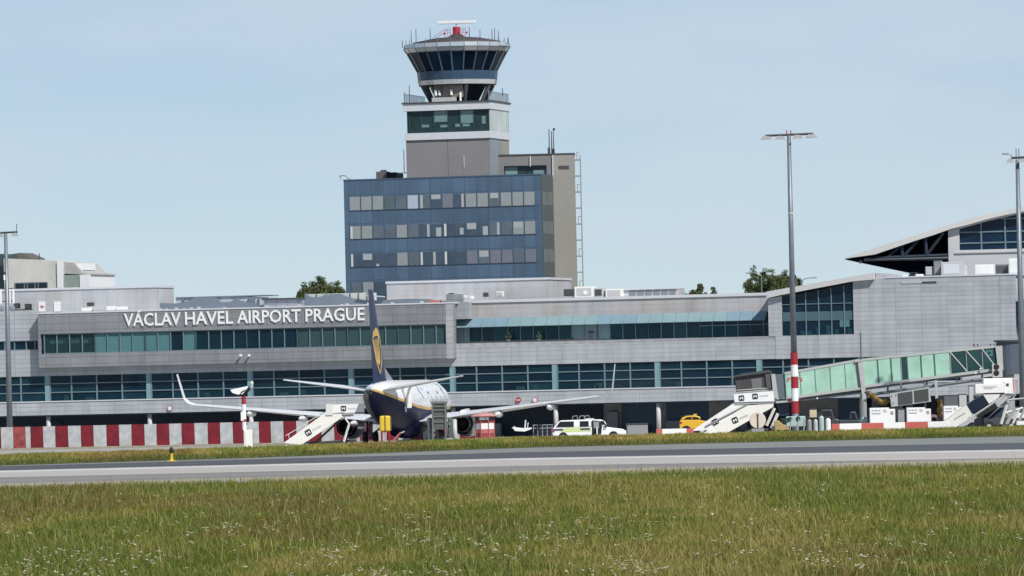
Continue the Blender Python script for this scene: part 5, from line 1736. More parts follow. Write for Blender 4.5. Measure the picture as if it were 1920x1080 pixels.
# --- passenger stairs at the rear left door
fr, st = eq(600, 533, 'passenger_stairs', 'white mobile passenger stairs docked at the airliner tail before the striped wall', 'passenger stairs')
P_ = lambda px, py: fr.at(px, py)
def flight(fr, root, poly, y0, y1, m):
    for y in (y0, y1):
        MB().prism([fr.at(*p) for p in poly], y, y + .06).build('side_panel', m, root)
flight(fr, st, [(533, 830), (604, 778.5), (640, 776), (643, 782), (566, 834)], -.8, .75, m_cream)
steps = MB()
a, b = P_(545, 832), P_(632, 778)
for i in range(16):
    f = i / 16
    x, z = a[0] + (b[0] - a[0]) * f, a[1] + (b[1] - a[1]) * f
    steps.box(x, x + .28, -.73, .74, z, z + .05)
steps.build('tread', m_lgrey, st)
pa, pb = P_(611, 758.5), P_(683, 772.5)
MB().box(pa[0], pb[0], -.85, -.79, pb[1], pa[1]).build('platform_panel', m_paint, st)
MB().box(pa[0], pb[0], .8, .86, pb[1], pa[1]).build('platform_panel', m_paint, st)
MB().box(pa[0] + .05, pb[0], -.78, .79, pb[1] - .16, pb[1] - .05).build('platform_floor', m_lgrey, st)
a, b = P_(611.5, 758), P_(625, 778)
MB().box(a[0], b[0], -.89, -.853, b[1], a[1] + .02).build('corner_panel', mat('off_white_panel', (.68, .68, .66), .4), st)
a, b = P_(665, 759), P_(681, 758)
m1 = MB()
for px, py, q_ in ((535, 817, (573, 795)), (575, 792, (608, 773)), (608, 773, (614, 768))):
    p1, p2 = P_(px, py), P_(*q_)
    m1.tube([(p1[0], .8, p1[1]), (p2[0], .8, p2[1])], .03)
for px, py in ((540, 814), (572, 796), (590, 786)):
    p1 = P_(px, py); m1.tube([(p1[0], .8, p1[1]), (p1[0] + .1, .8, p1[1] - .5)], .025)
m1.build('handrail', m_paint, st)
p1, p2 = P_(655, 795), P_(645, 828)
m1 = MB(); m1.bar((p1[0], -.6, p1[1]), (p2[0], -.6, p2[1]), .13)
p3 = P_(643, 778); m1.bar((p3[0], -.6, p3[1]), (p1[0], -.6, p1[1]), .09)
m1.build('support_leg', m_paint, st)
m1 = MB(); m1.bar((P_(567, 833)[0], .1, .35), (P_(668, 800)[0], .1, .55), .16); m1.bar((P_(590, 830)[0], .5, .4), (P_(640, 782)[0], .5, P_(640, 782)[1] - .1), .12)
m1.build('chassis', m_dark, st)
p = P_(644.5, 766); handler_logo(st, p[0], p[1], -.85, .44)
p = P_(578.5, 811); handler_logo(st, p[0], p[1], -.80, .50, R(28))
wheel(st, P_(575, 830)[0], -.5, .3); wheel(st, P_(655, 825)[0], -.3, .3)
m1 = MB(); 
for px, py, w, h in ((640, 777, 16, 5), (655, 775, 8, 6), (633, 783, 10, 4)):
    p = P_(px, py); m1.box(p[0], p[0] + w * .042, -.7, -.2, p[1] - h * .042, p[1])
m1.build('hydraulic_unit', m_grey, st)

# --- yellow cabinet on a stand
fr, t = eq(722.5, 527, 'yellow_cabinet', 'yellow rounded cabinet with a dark strap on a red stand under the airliner tail', 'cabinet')
z0, z1 = fr.z(722, 809), fr.z(722, 779.5)
MB().box(-.44, .42, -.35, .35, z0, z1).build('cabinet_body', m_yel, t, bevel=.13)
MB().box(-.05, .03, -.372, -.353, z0 + .02, z1 - .02).build('strap', m_dark, t)
MB().box(.425, .50, -.3, .4, z0 + .05, z1 - .1).build('side_cover', m_dark, t)
MB().box(-.36, .36, -.3, .3, z0 - .06, z0 - .003).build('stand_top', m_red, t)
m1 = MB()
for x in (-.3, .3):
    m1.bar((x, -.25, 0), (x, -.25, z0 - .06), .09); m1.bar((x, .25, 0), (x, .25, z0 - .06), .09)
m1.build('stand_leg', m_red, t)
m1 = MB(); m1.bar((0, -.3, 0), (.02, -.3, z0 - .062), .09); m1.build('stand_post', m_lgrey, t)
fr, t = eq(752, 529, 'tow_bar', 'pink and white tow bar leaning under the airliner belly', 'tow bar')
m1 = MB(); p1, p2 = fr.at(738, 826), fr.at(751, 812)
m1.bar((p1[0], 0, max(p1[1], .05)), (p2[0], 0, p2[1]), .13); m1.build('bar', m_pink, t)
m1 = MB(); m1.bar((p2[0], -.2, p2[1]), (p2[0] + .3, .2, p2[1] + .1), .07); m1.build('tow_head', m_lgrey, t)
wheel(t, p1[0] + .2, .2, .16, .12)

# --- grey high loader
fr, t = eq(824, 526, 'high_loader', 'grey-green upright loader with ladder rails beside the white fuselage', 'loader')
gz = lambda py: fr.z(824, py)
m_gg = mat('grey_green_paint', (.09, .108, .096), .5, var=.15)
m_ggl = mat('pale_grey_green', (.145, .16, .148), .5, var=.1)
gx = lambda px: fr.x(px, 790)
MB().box(gx(811), gx(838), -.2, .3, gz(805), gz(757)).build('lift_panel', m_gg, t)
MB().box(gx(808), gx(840), -.3, .4, gz(757) + .003, gz(752.5)).build('top_hood', m_ggl, t, bevel=.03)
m1 = MB()
for px in (811.5, 835.5):
    m1.box(gx(px) - .07, gx(px) + .07, -.32, -.21, .15, gz(757))
m1.build('rail', m_ggl, t)
m1 = MB()
for py in (762, 769, 781, 791):
    m1.box(gx(813), gx(834), -.30, -.215, gz(py) - .05, gz(py) + .05)
m1.build('rung', m_ggl, t)
MB().box(gx(801), gx(810), .0, 1.6, .45, gz(783)).build('side_tank', mat('dim_grey', (.13, .14, .15), .5), t, bevel=.1)
MB().box(gx(839), gx(848), .0, 1.6, .45, gz(783)).build('side_tank', m_gg, t, bevel=.12)
MB().lathe([(.001, -.04), (.13, -.04), (.13, .04)], c=(gx(843), -.06, gz(795)), n=14, axis='y').build('lamp', m_ggl, t)
MB().box(gx(803), gx(848), .31, 1.4, .35, .75).build('chassis', m_dark, t)
MB().box(gx(836), gx(849), -.25, -.05, .35, .62).build('bumper', m_lgrey, t)
for px in (816, 827, 843):
    wheel(t, gx(px), .1, .3, .28)
fr, t = eq(852.5, 527, 'bollard', 'pale concrete bollard standing next to the grey-green loader', 'bollard')
MB().cyl((0, 0, 0), (0, 0, fr.z(852, 788)), .20, .18, 14).build('post', m_lgrey, t, smooth=True)
MB().lathe([(.19, 0), (.12, .07), (.001, .09)], c=(0, 0, fr.z(852, 788) + .002), n=14).build('cap', m_cap, t)

# --- red and white hut
fr, t = eq(909, 540, 'striped_hut', 'small red and white banded hut with flared pink roof under the wing', 'hut')
hz = lambda py: fr.z(908, py)
m_hred = mat('dull_hut_red', (.30, .055, .06), .6, var=.25)
m_hroof = mat('faded_pink_roof', (.56, .27, .27), .6, var=.12)
for i, (a, b, m_) in enumerate(((821, 812, m_hred), (812, 804.5, m_pink), (804.5, 793.5, m_bright), (793.5, 788.5, m_hred), (788.5, 781.5, m_dark))):
    MB().lathe([(.80, max(0, hz(a) + .002)), (.80, hz(b) - .002)], n=8, ph=.5, cap0=True, cap1=True).build('wall_band', m_, t)
for x0_, x1_, in ((-.42, .06), (.10, .34)):
    MB().box(x0_, x1_, -.80, -.757, hz(787.5), hz(782)).build('window', m_bright, t, bevel=.03)
MB().lathe([(1.0, hz(781.5)), (1.22, hz(780)), (.75, hz(775.8)), (.12, hz(774)), (.1, hz(771))], n=8, ph=.5, cap0=True, cap1=True).build('roof', m_hroof, t)
m1 = MB()
for i in range(8):
    a_ = 2 * math.pi * (i + .5) / 8
    m1.bar((.83 * math.cos(a_), .83 * math.sin(a_), 0), (.83 * math.cos(a_), .83 * math.sin(a_), hz(781)), .05)
m1.build('corner_post', m_pink, t)

# --- small trailer and dark railing behind
fr, t = eq(976, 534, 'baggage_dolly', 'white drawbar trailer with an upright post under the wing tip', 'trailer')
D_ = lambda px, py: fr.at(px, py)
MB().prism([D_(961, 802), D_(966, 801), D_(983, 803), D_(997, 801.5), D_(997, 804), D_(984, 809), D_(966, 808)], -.4, .6).build('deck', m_paint, t)
m1 = MB(); a = D_(984, 803); b = D_(985.5, 787.5); m1.bar((a[0], -.3, a[1]), (b[0], -.3, b[1]), .08); m1.bar((a[0] + .2, -.3, a[1]), (b[0] + .2, -.3, b[1] - .2), .05)
m1.build('upright', m_paint, t)
m1 = MB(); a = D_(960, 803); m1.bar((a[0], 0, a[1]), (a[0] + .25, 0, a[1] + .15), .06); m1.build('drawbar', m_lgrey, t)
for px in (967, 981, 993):
    wheel(t, D_(px, 810)[0], -.3, .3, .2)
fr, t = eq(1016, 545, 'pipe_railing', 'dark grey pipe railing between the trailer and the pickup', 'railing')
m1 = MB()
for px in (1000, 1008, 1017, 1026, 1035):
    x = fr.x(px, 805); m1.bar((x, 0, 0), (x, 0, fr.z(1016, 797)), .05)
for py in (797, 803):
    z = fr.z(1016, py); m1.bar((fr.x(999, 800), 0, z), (fr.x(1037, 800), 0, z), .05)
m1.build('rail', m_grey, t)
MB().box(fr.x(1001, 800), fr.x(1034, 800), .3, 1.0, 0, fr.z(1016, 800)).build('pallet_box', m_shade, t)

# --- cars -----------------------------------------------------------------
def car(fr, root, body, cabin, wins, wheels, W_, m_body, m_win=None, r=.36, arch=None):
    m_win = m_win or mat('car_glass', (.015, .017, .022), .12)
    bo = MB().prism(body, 0, W_).build('body', m_body, root, bevel=.06)
    ca = MB().prism(cabin, .10, W_ - .10).build('cabin', m_body, root, bevel=.08)
    for w_ in wins:
        MB().prism(w_, .075, .099).build('window', m_win, root)
    for x in wheels:
        for y in (.06, W_ - .06):
            wheel(root, x, y, r, .22)
    return bo, ca
fr, pk = eq(1036, 540, 'pickup_truck', 'white pickup with canopy, yellow-green side stripe and open front door beyond the verge', 'pickup truck')
K = lambda px, py: fr.at(px, py)
b0 = .42
body = [(K(1037, 810)[0], b0), (K(1172, 806)[0], b0), K(1173, 801), K(1166, 799.5), K(1140, 798), K(1128, 800), K(1037, 804)]
# waist heights in metres
zwa = K(1090, 801)[1]
x0p, x1p = K(1036.5, 805)[0], K(1174, 802)[0]
body = [(x0p, b0), (x1p, b0), (x1p, zwa - .38), (x1p - .3, zwa - .22), (K(1139, 800)[0], zwa - .04), (K(1128, 800)[0], zwa), (x0p + .02, zwa), (x0p - .03, zwa - .3)]
ztop_ = K(1085, 787)[1]
cab = [(x0p + .05, zwa + .005), (K(1139, 798)[0], zwa + .02), (K(1134, 792)[0], zwa + .45), (K(1126, 787)[0], ztop_ - .02), (K(1100, 787)[0], ztop_), (K(1051, 787)[0], ztop_ - .03), (K(1046, 789)[0], ztop_ - .16)]
zw0_, zw1_ = zwa + .04, ztop_ - .12
w1 = [(K(1042.5, 800)[0], zw0_), (K(1076, 799)[0], zw0_), (K(1076, 792)[0], zw1_), (K(1050, 792)[0], zw1_)]
w2 = [(K(1087, 799)[0], zw0_), (K(1104, 799)[0], zw0_), (K(1103.5, 792)[0], zw1_), (K(1087.5, 792)[0], zw1_)]
w3 = [(K(1125, 797)[0], zw0_ + .12), (K(1136, 797)[0], zw0_ + .12), (K(1132, 792)[0], zw1_ - .02), (K(1126, 792)[0], zw1_)]
car(fr, pk, body, cab, [w1, w2, w3], [K(1056, 810)[0], K(1150, 808)[0]], 1.85, m_bright, r=.38)
MB().prism([(x0p + .5, zwa - .36), (K(1108, 803)[0], zwa - .36), (K(1108, 803)[0], zwa - .02), (x0p + 1.0, zwa - .02)], -.012, -.003).build('side_stripe', mat('lime_stripe', (.60, .68, .30), .4), pk)
text_b = MB(); 
for a_, b_ in ((1038, 1056), (1088, 1106)):
    text_b.box(K(a_, 803)[0], K(b_, 803)[0], -.022, -.014, zwa - .24, zwa - .08)
text_b.build('side_marking', mat('police_blue', (.06, .09, .16), .4), pk)
MB().box(x0p - .05, x0p + .14, -.03, .06, zwa - .34, zwa - .12).build('tail_light', m_red, pk)
MB().prism([(K(1109.5, 806)[0], b0 + .02), (K(1127, 806)[0], b0 + .1), (K(1129, 800)[0], zwa), (K(1124, 791)[0], zw1_), (K(1110, 790)[0], zw1_ + .05)], -.012, .10).build('door_opening', m_hot, pk)
dd = MB().box(K(1118, 800)[0], K(1118, 800)[0] + .09, -.95, -.02, b0 + .05, zwa - .05).build('open_door', m_bright, pk)
MB().box(K(1118, 800)[0] - .015, K(1118, 800)[0] - .003, -.85, -.1, b0 + .5, zwa - .1).build('door_lining', m_grey, dd)
MB().box(K(1113, 795)[0], K(1123, 795)[0], -.010 - .02, -.014, zwa - .1, zw1_ - .06).build('interior_seat', m_grey, pk)
MB().box(K(1134, 799)[0], K(1138, 799)[0], -.22, -.0, zwa + .0, zwa + .18).build('mirror', m_black, pk)
m1 = MB()
for a_, b_ in ((1073, 1083), (1086, 1096), (1096, 1105)):
    xa_, xb_ = K(a_, 780)[0], K(b_, 780)[0]
    m1.tube([(xa_, .5, ztop_), (xa_ + .04, .5, ztop_ + .28), (xb_ - .04, .5, ztop_ + .33), (xb_, .5, ztop_)], .03)
m1.build('roof_rack', m_grey, pk)
MB().box(K(1098, 787)[0], K(1114, 787)[0], .4, 1.5, ztop_ + .004, ztop_ + .09).build('light_bar', m_lgrey, pk)

fr, t = eq(1180, 543, 'equipment_crate', 'dark grey low crate in the shade beyond the pickup bonnet', 'crate')
MB().box(-.2, 1.5, 0, 1, 0.02, fr.z(1185, 796)).build('crate_body', m_grey, t, bevel=.05)
MB().box(-.25, 1.55, -.05, 1.05, fr.z(1185, 796) + .003, fr.z(1185, 794)).build('lid', m_dark, t)
for x in (0, 1.3):
    wheel(t, x, -.05, .15, .1)

fr, yc_ = eq(1274, 565, 'parked_car', 'yellow orange hatchback parked in front of the shaded ground floor', 'car')
K = lambda px, py: fr.at(px, py)
xa, xb = K(1274.5, 795)[0], K(1327, 795)[0]
zb_, zw_, zt_ = .58, K(1295, 788)[1], K(1295, 779)[1]
MB().box(xa + .06, xb - .06, .05, 1.7, .22, .575).build('dark_sill', m_black, yc_)
m_or = mat('orange_yellow_paint', (.70, .42, .03), .3, coat=.4)
body = [(xa, zb_), (xb, zb_), (xb + .02, zw_ - .35), (xb - .1, zw_ - .1), (xb - .7, zw_), (xa + .05, zw_ + .05), (xa - .02, zw_ - .3)]
cab = [(xa + .1, zw_ + .04), (xb - .6, zw_), (K(1313, 781)[0], zt_ - .12), (K(1303, 778)[0], zt_), (K(1288, 778)[0], zt_ - .02), (K(1279, 781)[0], zt_ - .16)]
w1 = [(K(1279, 786)[0] + .1, zw_ + .07), (K(1297, 786)[0], zw_ + .07), (K(1297, 780)[0], zt_ - .12), (K(1288, 780)[0], zt_ - .14)]
w2 = [(K(1298.5, 786)[0], zw_ + .07), (K(1313, 786)[0], zw_ + .07), (K(1308, 781)[0], zt_ - .15), (K(1298.5, 780)[0], zt_ - .12)]
car(fr, yc_, body, cab, [w1, w2], [xa + .55, xb - .5], 1.75, m_or, r=.44)
MB().box(xa - .03, xa + .2, -.02, .04, zw_ - .28, zw_ - .12).build('tail_light', m_red, yc_)
MB().box(K(1301, 778)[0], K(1307, 778)[0], .5, 1.2, zt_ + .003, zt_ + .12).build('roof_beacon', m_yel, yc_)
MB().box(K(1283, 778)[0], K(1300, 778)[0], .2, 1.5, zt_ + .002, zt_ + .04).build('roof_rail', m_dark, yc_)

# --- low barriers in the verge
def barrier(name, label, pxs, Y, h, reds, py):
    fr = Frame(pxs[0], Y, 0, py)
    t = fthing(fr, name, label, 'barrier')
    for i, (a, b) in enumerate(zip(pxs[:-1], pxs[1:])):
        xa_, xb_ = fr.x(a, py), fr.x(b, py)
        MB().prism_x([(-.25, 0), (.25, 0), (.12, h), (-.12, h)], xa_ + .01, xb_ - .01).build('segment', mat('barrier_red', (.50, .10, .08), .5, var=.1) if i in reds else m_paint, t, bevel=.03)
barrier('traffic_barrier', 'low white barrier with red ends in front of the yellow car', [1230, 1241, 1287, 1300], 527, Frame(1260, 527, 0, 805).z(1260, 804), (0, 2), 805)
barrier('traffic_barrier', 'low red and white plastic barrier in front of the white ground power units', [1559, 1573.5, 1615.5, 1656, 1697, 1739, 1782], 527, Frame(1660, 527, 0, 800).z(1660, 792.5), (0, 2, 4), 800)

# --- right-hand stairs
fr, st = eq(1400, 538, 'passenger_stairs', 'white mobile stairs with two black logos beside the jet bridge cab', 'passenger stairs')
P_ = lambda px, py: fr.at(px, py)
flight(fr, st, [(1318, 813), (1398, 760), (1450, 757), (1449, 763), (1362, 812)], -.75, .8, m_cream)
MB().prism([P_(1296, 808), P_(1377, 754.5), P_(1410, 754), P_(1398, 759.5), P_(1330, 806)], -.70, -.5).build('upper_side_panel', m_paint, st)
m1 = MB()
p1, p2 = P_(1322, 800), P_(1404, 757)
m1.bar((p1[0], -.74, p1[1]), (p2[0], -.74, p2[1]), .12); m1.build('grey_trim', m_grey, st)
pa, pb = P_(1376.5, 738), P_(1451.5, 752.5)
MB().prism([P_(1376.5, 739.5), P_(1449, 733), P_(1451.5, 752.5), P_(1378, 754)], -.86, -.79).build('platform_panel', m_bright, st)
MB().prism([P_(1376.5, 739.5), P_(1449, 733), P_(1451.5, 752.5), P_(1378, 754)], .82, .88).build('platform_panel', m_bright, st)
MB().box(P_(1378, 754)[0], P_(1451, 754)[0], -.78, .81, P_(1415, 757)[1], P_(1415, 754.5)[1]).build('platform_floor', m_lgrey, st)
steps = MB(); a, b = P_(1325, 812), P_(1410, 757)
for i in range(16):
    f = i / 16; x, z = a[0] + (b[0] - a[0]) * f, a[1] + (b[1] - a[1]) * f
    steps.box(x, x + .28, -.48, .79, z, z + .05)
steps.build('tread', m_lgrey, st)
m1 = MB()
for py_ in (0, 5):
    p1, p2 = P_(1342, 783 + py_), P_(1378, 755 + py_)
    m1.tube([(p1[0], .85, p1[1]), (p2[0], .85, p2[1])], .04)
for k in range(8):
    f = k / 7; p1 = P_(1342 + 36 * f, 783 - 28 * f); m1.tube([(p1[0], .85, p1[1]), (p1[0], .85, p1[1] - .5)], .03)
m1.build('handrail', m_dark, st)
m1 = MB()
p1, p2 = P_(1452, 765), P_(1437, 798); m1.bar((p1[0], -.5, p1[1]), (p2[0], -.5, p2[1]), .16)
p1, p2 = P_(1458, 775), P_(1446, 803); m1.bar((p1[0], -.55, p1[1]), (p2[0], -.55, p2[1]), .17)
m1.build('support_leg', m_cream, st)
m1 = MB(); m1.bar((P_(1350, 812)[0], .1, .4), (P_(1455, 790)[0], .1, .6), .18); m1.bar((P_(1400, 790)[0], .4, .5), (P_(1450, 760)[0], .4, P_(1450, 760)[1]), .14)
m1.build('chassis', m_dark, st)
for px, py, s_, r_, wd in ((1389.5, 746.5, .46, R(4), False), (1415, 743.2, .46, R(4), True), (1340.5, 791, .5, R(28), False), (1377.5, 788, .5, R(22), True)):
    p = P_(px, py); handler_logo(st, p[0], p[1], (-.865 if py < 755 else -.755), s_, r_, wd)
wheel(st, P_(1365, 812)[0], -.4, .3); wheel(st, P_(1445, 808)[0], -.3, .3)

# --- cable reel, small gear
fr, t = eq(1421, 531, 'cable_reel', 'round cream cable reel with a dark slot in front of the two-logo stairs', 'reel')
r = 15.3 * 531 / FPX
zc_ = fr.z(1421, 788)
MB().lathe([(.001, -.12), (r * .96, -.12), (r, -.06), (r, .06), (r * .96, .12), (.001, .12)], c=(0, 0, zc_), n=32, axis='y').build('flange', mat('plywood_cream', (.66, .57, .48), .6, var=.08), t)
MB().box(-.055, .055, -.165, -.123, zc_ - r * .95, zc_ + r * .62).build('slot', m_dark, t)
MB().box(-.09, .09, -.17, -.166 + .04, zc_ + r * .62 + .002, zc_ + r * .75).build('slot_cap', m_dark, t)
MB().box(-.5, .5, -.2, .2, 0, zc_ - r - .005).build('cradle', m_grey, t)
def crate(px, py0, py1, w, Y, m, name, label, cat='crate', m2=None, legs=False):
    fr, t = eq(px, Y, name, label, cat)
    z0, z1 = fr.z(px, py1), fr.z(px, py0)
    z0b = max(z0, .12)
    ww = w * Y / FPX
    MB().box(-ww / 2, ww / 2, -.3, .4, z0b, z1).build('case', m, t, bevel=.03)
    MB().box(-ww / 2 - .02, ww / 2 + .02, -.32, .42, z1 + .003, z1 + .07).build('lid', m2 or m, t)
    m1 = MB()
    for x in (-ww / 2 + .06, ww / 2 - .06):
        for y in (-.25, .35):
            m1.bar((x, y, 0), (x, y, z0b - .003), .07)
    m1.build('foot', m_dark, t)
    return fr, t
crate(1525, 768, 783, 13, 534, mat('sand_box', (.62, .52, .38), .6, var=.08), 'sand_box', 'sand coloured box with dark lid above two grey canisters', 'box', m_dark)
m_mint = mat('mint_paint', (.38, .50, .48), .5, var=.15)
fr, t = eq(1489, 533, 'pump_unit', 'pale mint pump unit with dark round openings at the mast foot', 'pump unit')
zz0, zz1 = max(.1, fr.z(1489, 800)), fr.z(1489, 780.5)
MB().box(fr.x(1474, 790), fr.x(1510, 790), -.3, .4, zz0, zz1).build('housing', m_mint, t, bevel=.06)
for px, py in ((1481, 786), (1496, 785), (1475, 788)):
    MB().lathe([(.001, -.36), (.17, -.36), (.20, -.29)], c=(fr.x(px, py), 0, fr.z(px, py)), n=14, axis='y').build('port', mat('dark_green_port', (.02, .06, .05), .5), t)
m1 = MB()
for px in (1478, 1492, 1504):
    m1.bar((fr.x(px, 795), -.35, 0), (fr.x(px, 795) + .25, -.35, zz1 - .2), .06)
m1.build('brace', m_lgrey, t)
for px, w, top, m_, lab in ((1518, 8, 786, m_grey, 'grey canister under the sand coloured box next to the mint pump unit'), (1529.5, 8, 786, m_lgrey, 'grey canister under the sand coloured box next to the tall pale canister'), (1540.5, 9.5, 779.5, m_mint, 'tallest canister, pale mint, beside the sand coloured box'), (1553, 10, 784, m_paint, 'round white canister beside the dark vans')):
    fr, t = eq(px, 531, 'gas_canister', lab, 'canister')
    ww = w * 531 / FPX / 2; z1 = fr.z(px, top)
    MB().lathe([(ww * .9, .02), (ww, .1), (ww, z1 - .15), (ww * .6, z1 - .04), (ww * .3, z1)], n=14, cap0=True, cap1=True).build('cylinder_body', m_, t, smooth=False)
    MB().box(-ww - .05, ww + .05, -.05, .2, .1, .16).build('rack_bar', m_black, t)
    MB().lathe([(ww * .2, z1 + .002), (ww * .25, z1 + .08)], n=8, cap1=True).build('valve', m_dark, t)
fr, t = eq(1462, 536, 'yellow_tractor', 'small yellow and black ramp tractor half hidden behind the stairs legs', 'tractor')
MB().prism([(-.4, .35), (.7, .35), (.75, .9), (.3, 1.0), (-.1, 1.35), (-.4, 1.3)], 0, 1.1).build('body', mat('mustard_paint', (.42, .32, .13), .5, var=.15), t, bevel=.05)
MB().box(.1, .6, .1, 1, 1.02, 1.5).build('seat', m_black, t, bevel=.08)
for x in (-.1, .5):
    wheel(t, x, 0, .3)

fr, t = eq(1531, 533, 'canister_cage', 'black wire cage stand behind the grey canisters', 'cage')
xa_, xb_ = fr.x(1512, 795), fr.x(1560, 795)
MB().box(xa_, xb_, .1, .15, .1, fr.z(1531, 783)).build('back_panel', m_black, t)
MB().box(xa_, xb_, -.1, .5, .02, .09).build('base', m_dark, t)
m1 = MB()
for px in (1512, 1524, 1536, 1548, 1560):
    x = fr.x(px, 795); m1.bar((x, .05, .09), (x, .05, fr.z(1531, 783)), .06)
m1.bar((xa_, .05, fr.z(1531, 783)), (xb_, .05, fr.z(1531, 783)), .06)
m1.build('cage_bar', m_dark, t)
# --- white ground power units
def gpu(px0, px1, py0, py1, label, px):
    fr, t = eq(px, 538, 'ground_power_unit', label, 'power unit', group='white ground power units below the jet bridge')
    x0, x1 = fr.x(px0, py1), fr.x(px1, py1)
    z0, z1 = max(.3, fr.z(px, py1)), fr.z(px, py0)
    w = x1 - x0
    MB().box(x0, x0 + w * .76, 0, 1.4, z0, z1).build('housing', m_bright, t, bevel=.03)
    MB().box(x0 + w * .765, x1, .1, 1.3, z0, z1 - .12).build('control_cabinet', m_paint, t, bevel=.03)
    # stencilled lines, too small to read: only the word lengths are kept
    for zf, words in ((.82, ((.07, .16), (.19, .30), (.33, .42))), (.62, ((.07, .42),))):
        for a, b in words:
            MB().box(x0 + w * a, x0 + w * b, -.010, -.003, z0 + (z1 - z0) * (zf - .035), z0 + (z1 - z0) * (zf + .035)).build('stencil_word', mat('stencil_grey', (.30, .31, .33), .5), t)
    MB().box(x0 + w * .52, x0 + w * .66, -.012, -.003, z0 + (z1 - z0) * .70, z0 + (z1 - z0) * .88).build('panel_label', m_lgrey, t)
    MB().box(x0 + w * .82, x0 + w * .93, .07, .097, z0 + (z1 - z0) * .55, z0 + (z1 - z0) * .75).build('gauge', m_grey, t)
    MB().box(x0 + .05, x1 - .05, .2, 1.2, .18, z0 - .003).build('chassis', m_dark, t)
    for x in (x0 + .3, x1 - .3):
        wheel(t, x, .1, .22, .16)
gpu(1631.5, 1679, 764.5, 793, 'white ground power unit beside the mint bin under the bridge', 1655)
gpu(1701, 1746, 764, 791, 'white ground power unit below the hanging air unit screens', 1723)
gpu(1770, 1806, 761, 789, 'white ground power unit partly hidden by the boarding steps', 1788)

# --- dark vans in the shade
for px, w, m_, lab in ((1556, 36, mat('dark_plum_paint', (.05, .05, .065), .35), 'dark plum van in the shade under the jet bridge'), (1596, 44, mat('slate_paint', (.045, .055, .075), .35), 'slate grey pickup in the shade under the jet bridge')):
    fr, t = eq(px, 556, 'parked_van' if px < 1580 else 'parked_pickup', lab, 'van' if px < 1580 else 'pickup truck')
    s_ = 556 / FPX; L_ = w * s_
    zt_ = fr.z(px, 768 if px < 1580 else 772)
    zw_ = zt_ * .62
    body = [(-L_ / 2, .3), (L_ / 2, .3), (L_ / 2, zw_ * .9), (L_ / 2 - .3, zw_), (-L_ / 2, zw_)]
    cab = [(-L_ / 2 + .05, zw_ + .004), (L_ * .28, zw_ + .004), (L_ * .12, zt_), (-L_ * .42, zt_)] if px < 1580 else [(-L_ * .05, zw_ + .004), (L_ * .32, zw_ + .004), (L_ * .2, zt_), (L_ * .0, zt_)]
    cx = [c_[0] for c_ in cab]
    win = [(cab[0][0] + .15, zw_ + .08), (cab[1][0] - .2, zw_ + .08), (cab[2][0] - .08, zt_ - .1), (cab[3][0] + .08, zt_ - .1)]
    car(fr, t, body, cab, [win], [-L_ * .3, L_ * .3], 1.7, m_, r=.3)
fr, t = eq(1621, 540, 'chock_rack', 'white rounded bin with a dark wheel beside the first ground power unit', 'bin')
MB().lathe([(.15, .7), (.28, .8), (.28, 1.3), (.15, 1.45)], n=14, cap0=True, cap1=True).build('bin', m_mint, t)
MB().box(-.2, .2, -.2, .2, .05, .69).build('stand', mat('dark_red', (.08, .02, .02), .6), t)
fr, t = eq(1751, 540, 'hose_reel', 'dusky pink hose reel on a frame between the power units', 'hose reel')
MB().lathe([(.2, -.2), (.42, -.2), (.42, -.15), (.3, -.1), (.3, .1), (.42, .15), (.42, .2), (.2, .2)], c=(0, 0, 1.1), n=18, axis='y').build('drum', mat('dusky_pink', (.26, .17, .18), .6, var=.2), t)
m1 = MB(); m1.bar((-.4, 0, 0), (0, 0, 1.1), .08); m1.bar((.4, 0, 0), (0, 0, 1.1), .08); m1.build('stand', m_dark, t)

# --- right boarding steps with dark window
fr, t = eq(1800, 530, 'boarding_steps', 'white covered boarding steps with a dark window panel before the catering truck', 'passenger stairs')
P_ = lambda px, py: fr.at(px, py)
MB().prism([P_(1757, 800), P_(1811, 759), P_(1822, 777), P_(1800, 797), P_(1790, 801)], -.6, .8).build('lower_canopy', m_cream, t)
MB().prism([P_(1811.3, 758.5), P_(1842, 740), P_(1853, 757.5), P_(1822.5, 776.5)], -.58, .78).build('window', mat('navy_glass', (.006, .014, .035), .12), t)
MB().prism([P_(1842.5, 740), P_(1874, 739), P_(1872, 745), P_(1853.5, 757)], -.6, .8).build('upper_canopy', m_paint, t)
m1 = MB()
p1, p2 = P_(1800, 797), P_(1884, 741)
m1.bar((p1[0], -.62, p1[1]), (p2[0], -.62, p2[1]), .14); m1.build('handrail', m_lgrey, t)
MB().prism([P_(1795, 801), P_(1825, 780), P_(1832, 782), P_(1812, 797)], -.7, -.62).build('skirt', m_lgrey, t)
MB().prism([P_(1831, 776), P_(1863, 756), P_(1869, 765), P_(1835, 783)], -.64, .7).build('dark_skirt', m_black, t)
MB().prism([P_(1864, 753), P_(1886, 742), P_(1889, 747), P_(1870, 764)], -.7, -.4).build('upper_skirt', m_lgrey, t)
MB().prism([P_(1850, 786), P_(1876, 764), P_(1884, 764), P_(1876, 782)], .0, .6).build('hydraulic_shield', m_shade, t)
p_, q_ = P_(1787, 786), P_(1808, 773)
MB().prism([p_, (p_[0] + .05, p_[1] - .09), (q_[0] + .05, q_[1] - .09), q_], -.606, -.602).build('side_lettering', m_ltxt, t)
for px in (1775, 1868):
    wheel(t, P_(px, 800)[0], -.4, .26)
fr, t = eq(1864, 544, 'catering_truck', 'white catering truck body with red and grey trim behind the boarding steps', 'truck')
P_ = lambda px, py: fr.at(px, py)
MB().box(P_(1828, 728)[0], P_(1882, 728)[0], -.5, 1.6, P_(1855, 737)[1], P_(1855, 719.5)[1]).build('platform_side', m_paint, t, bevel=.02)
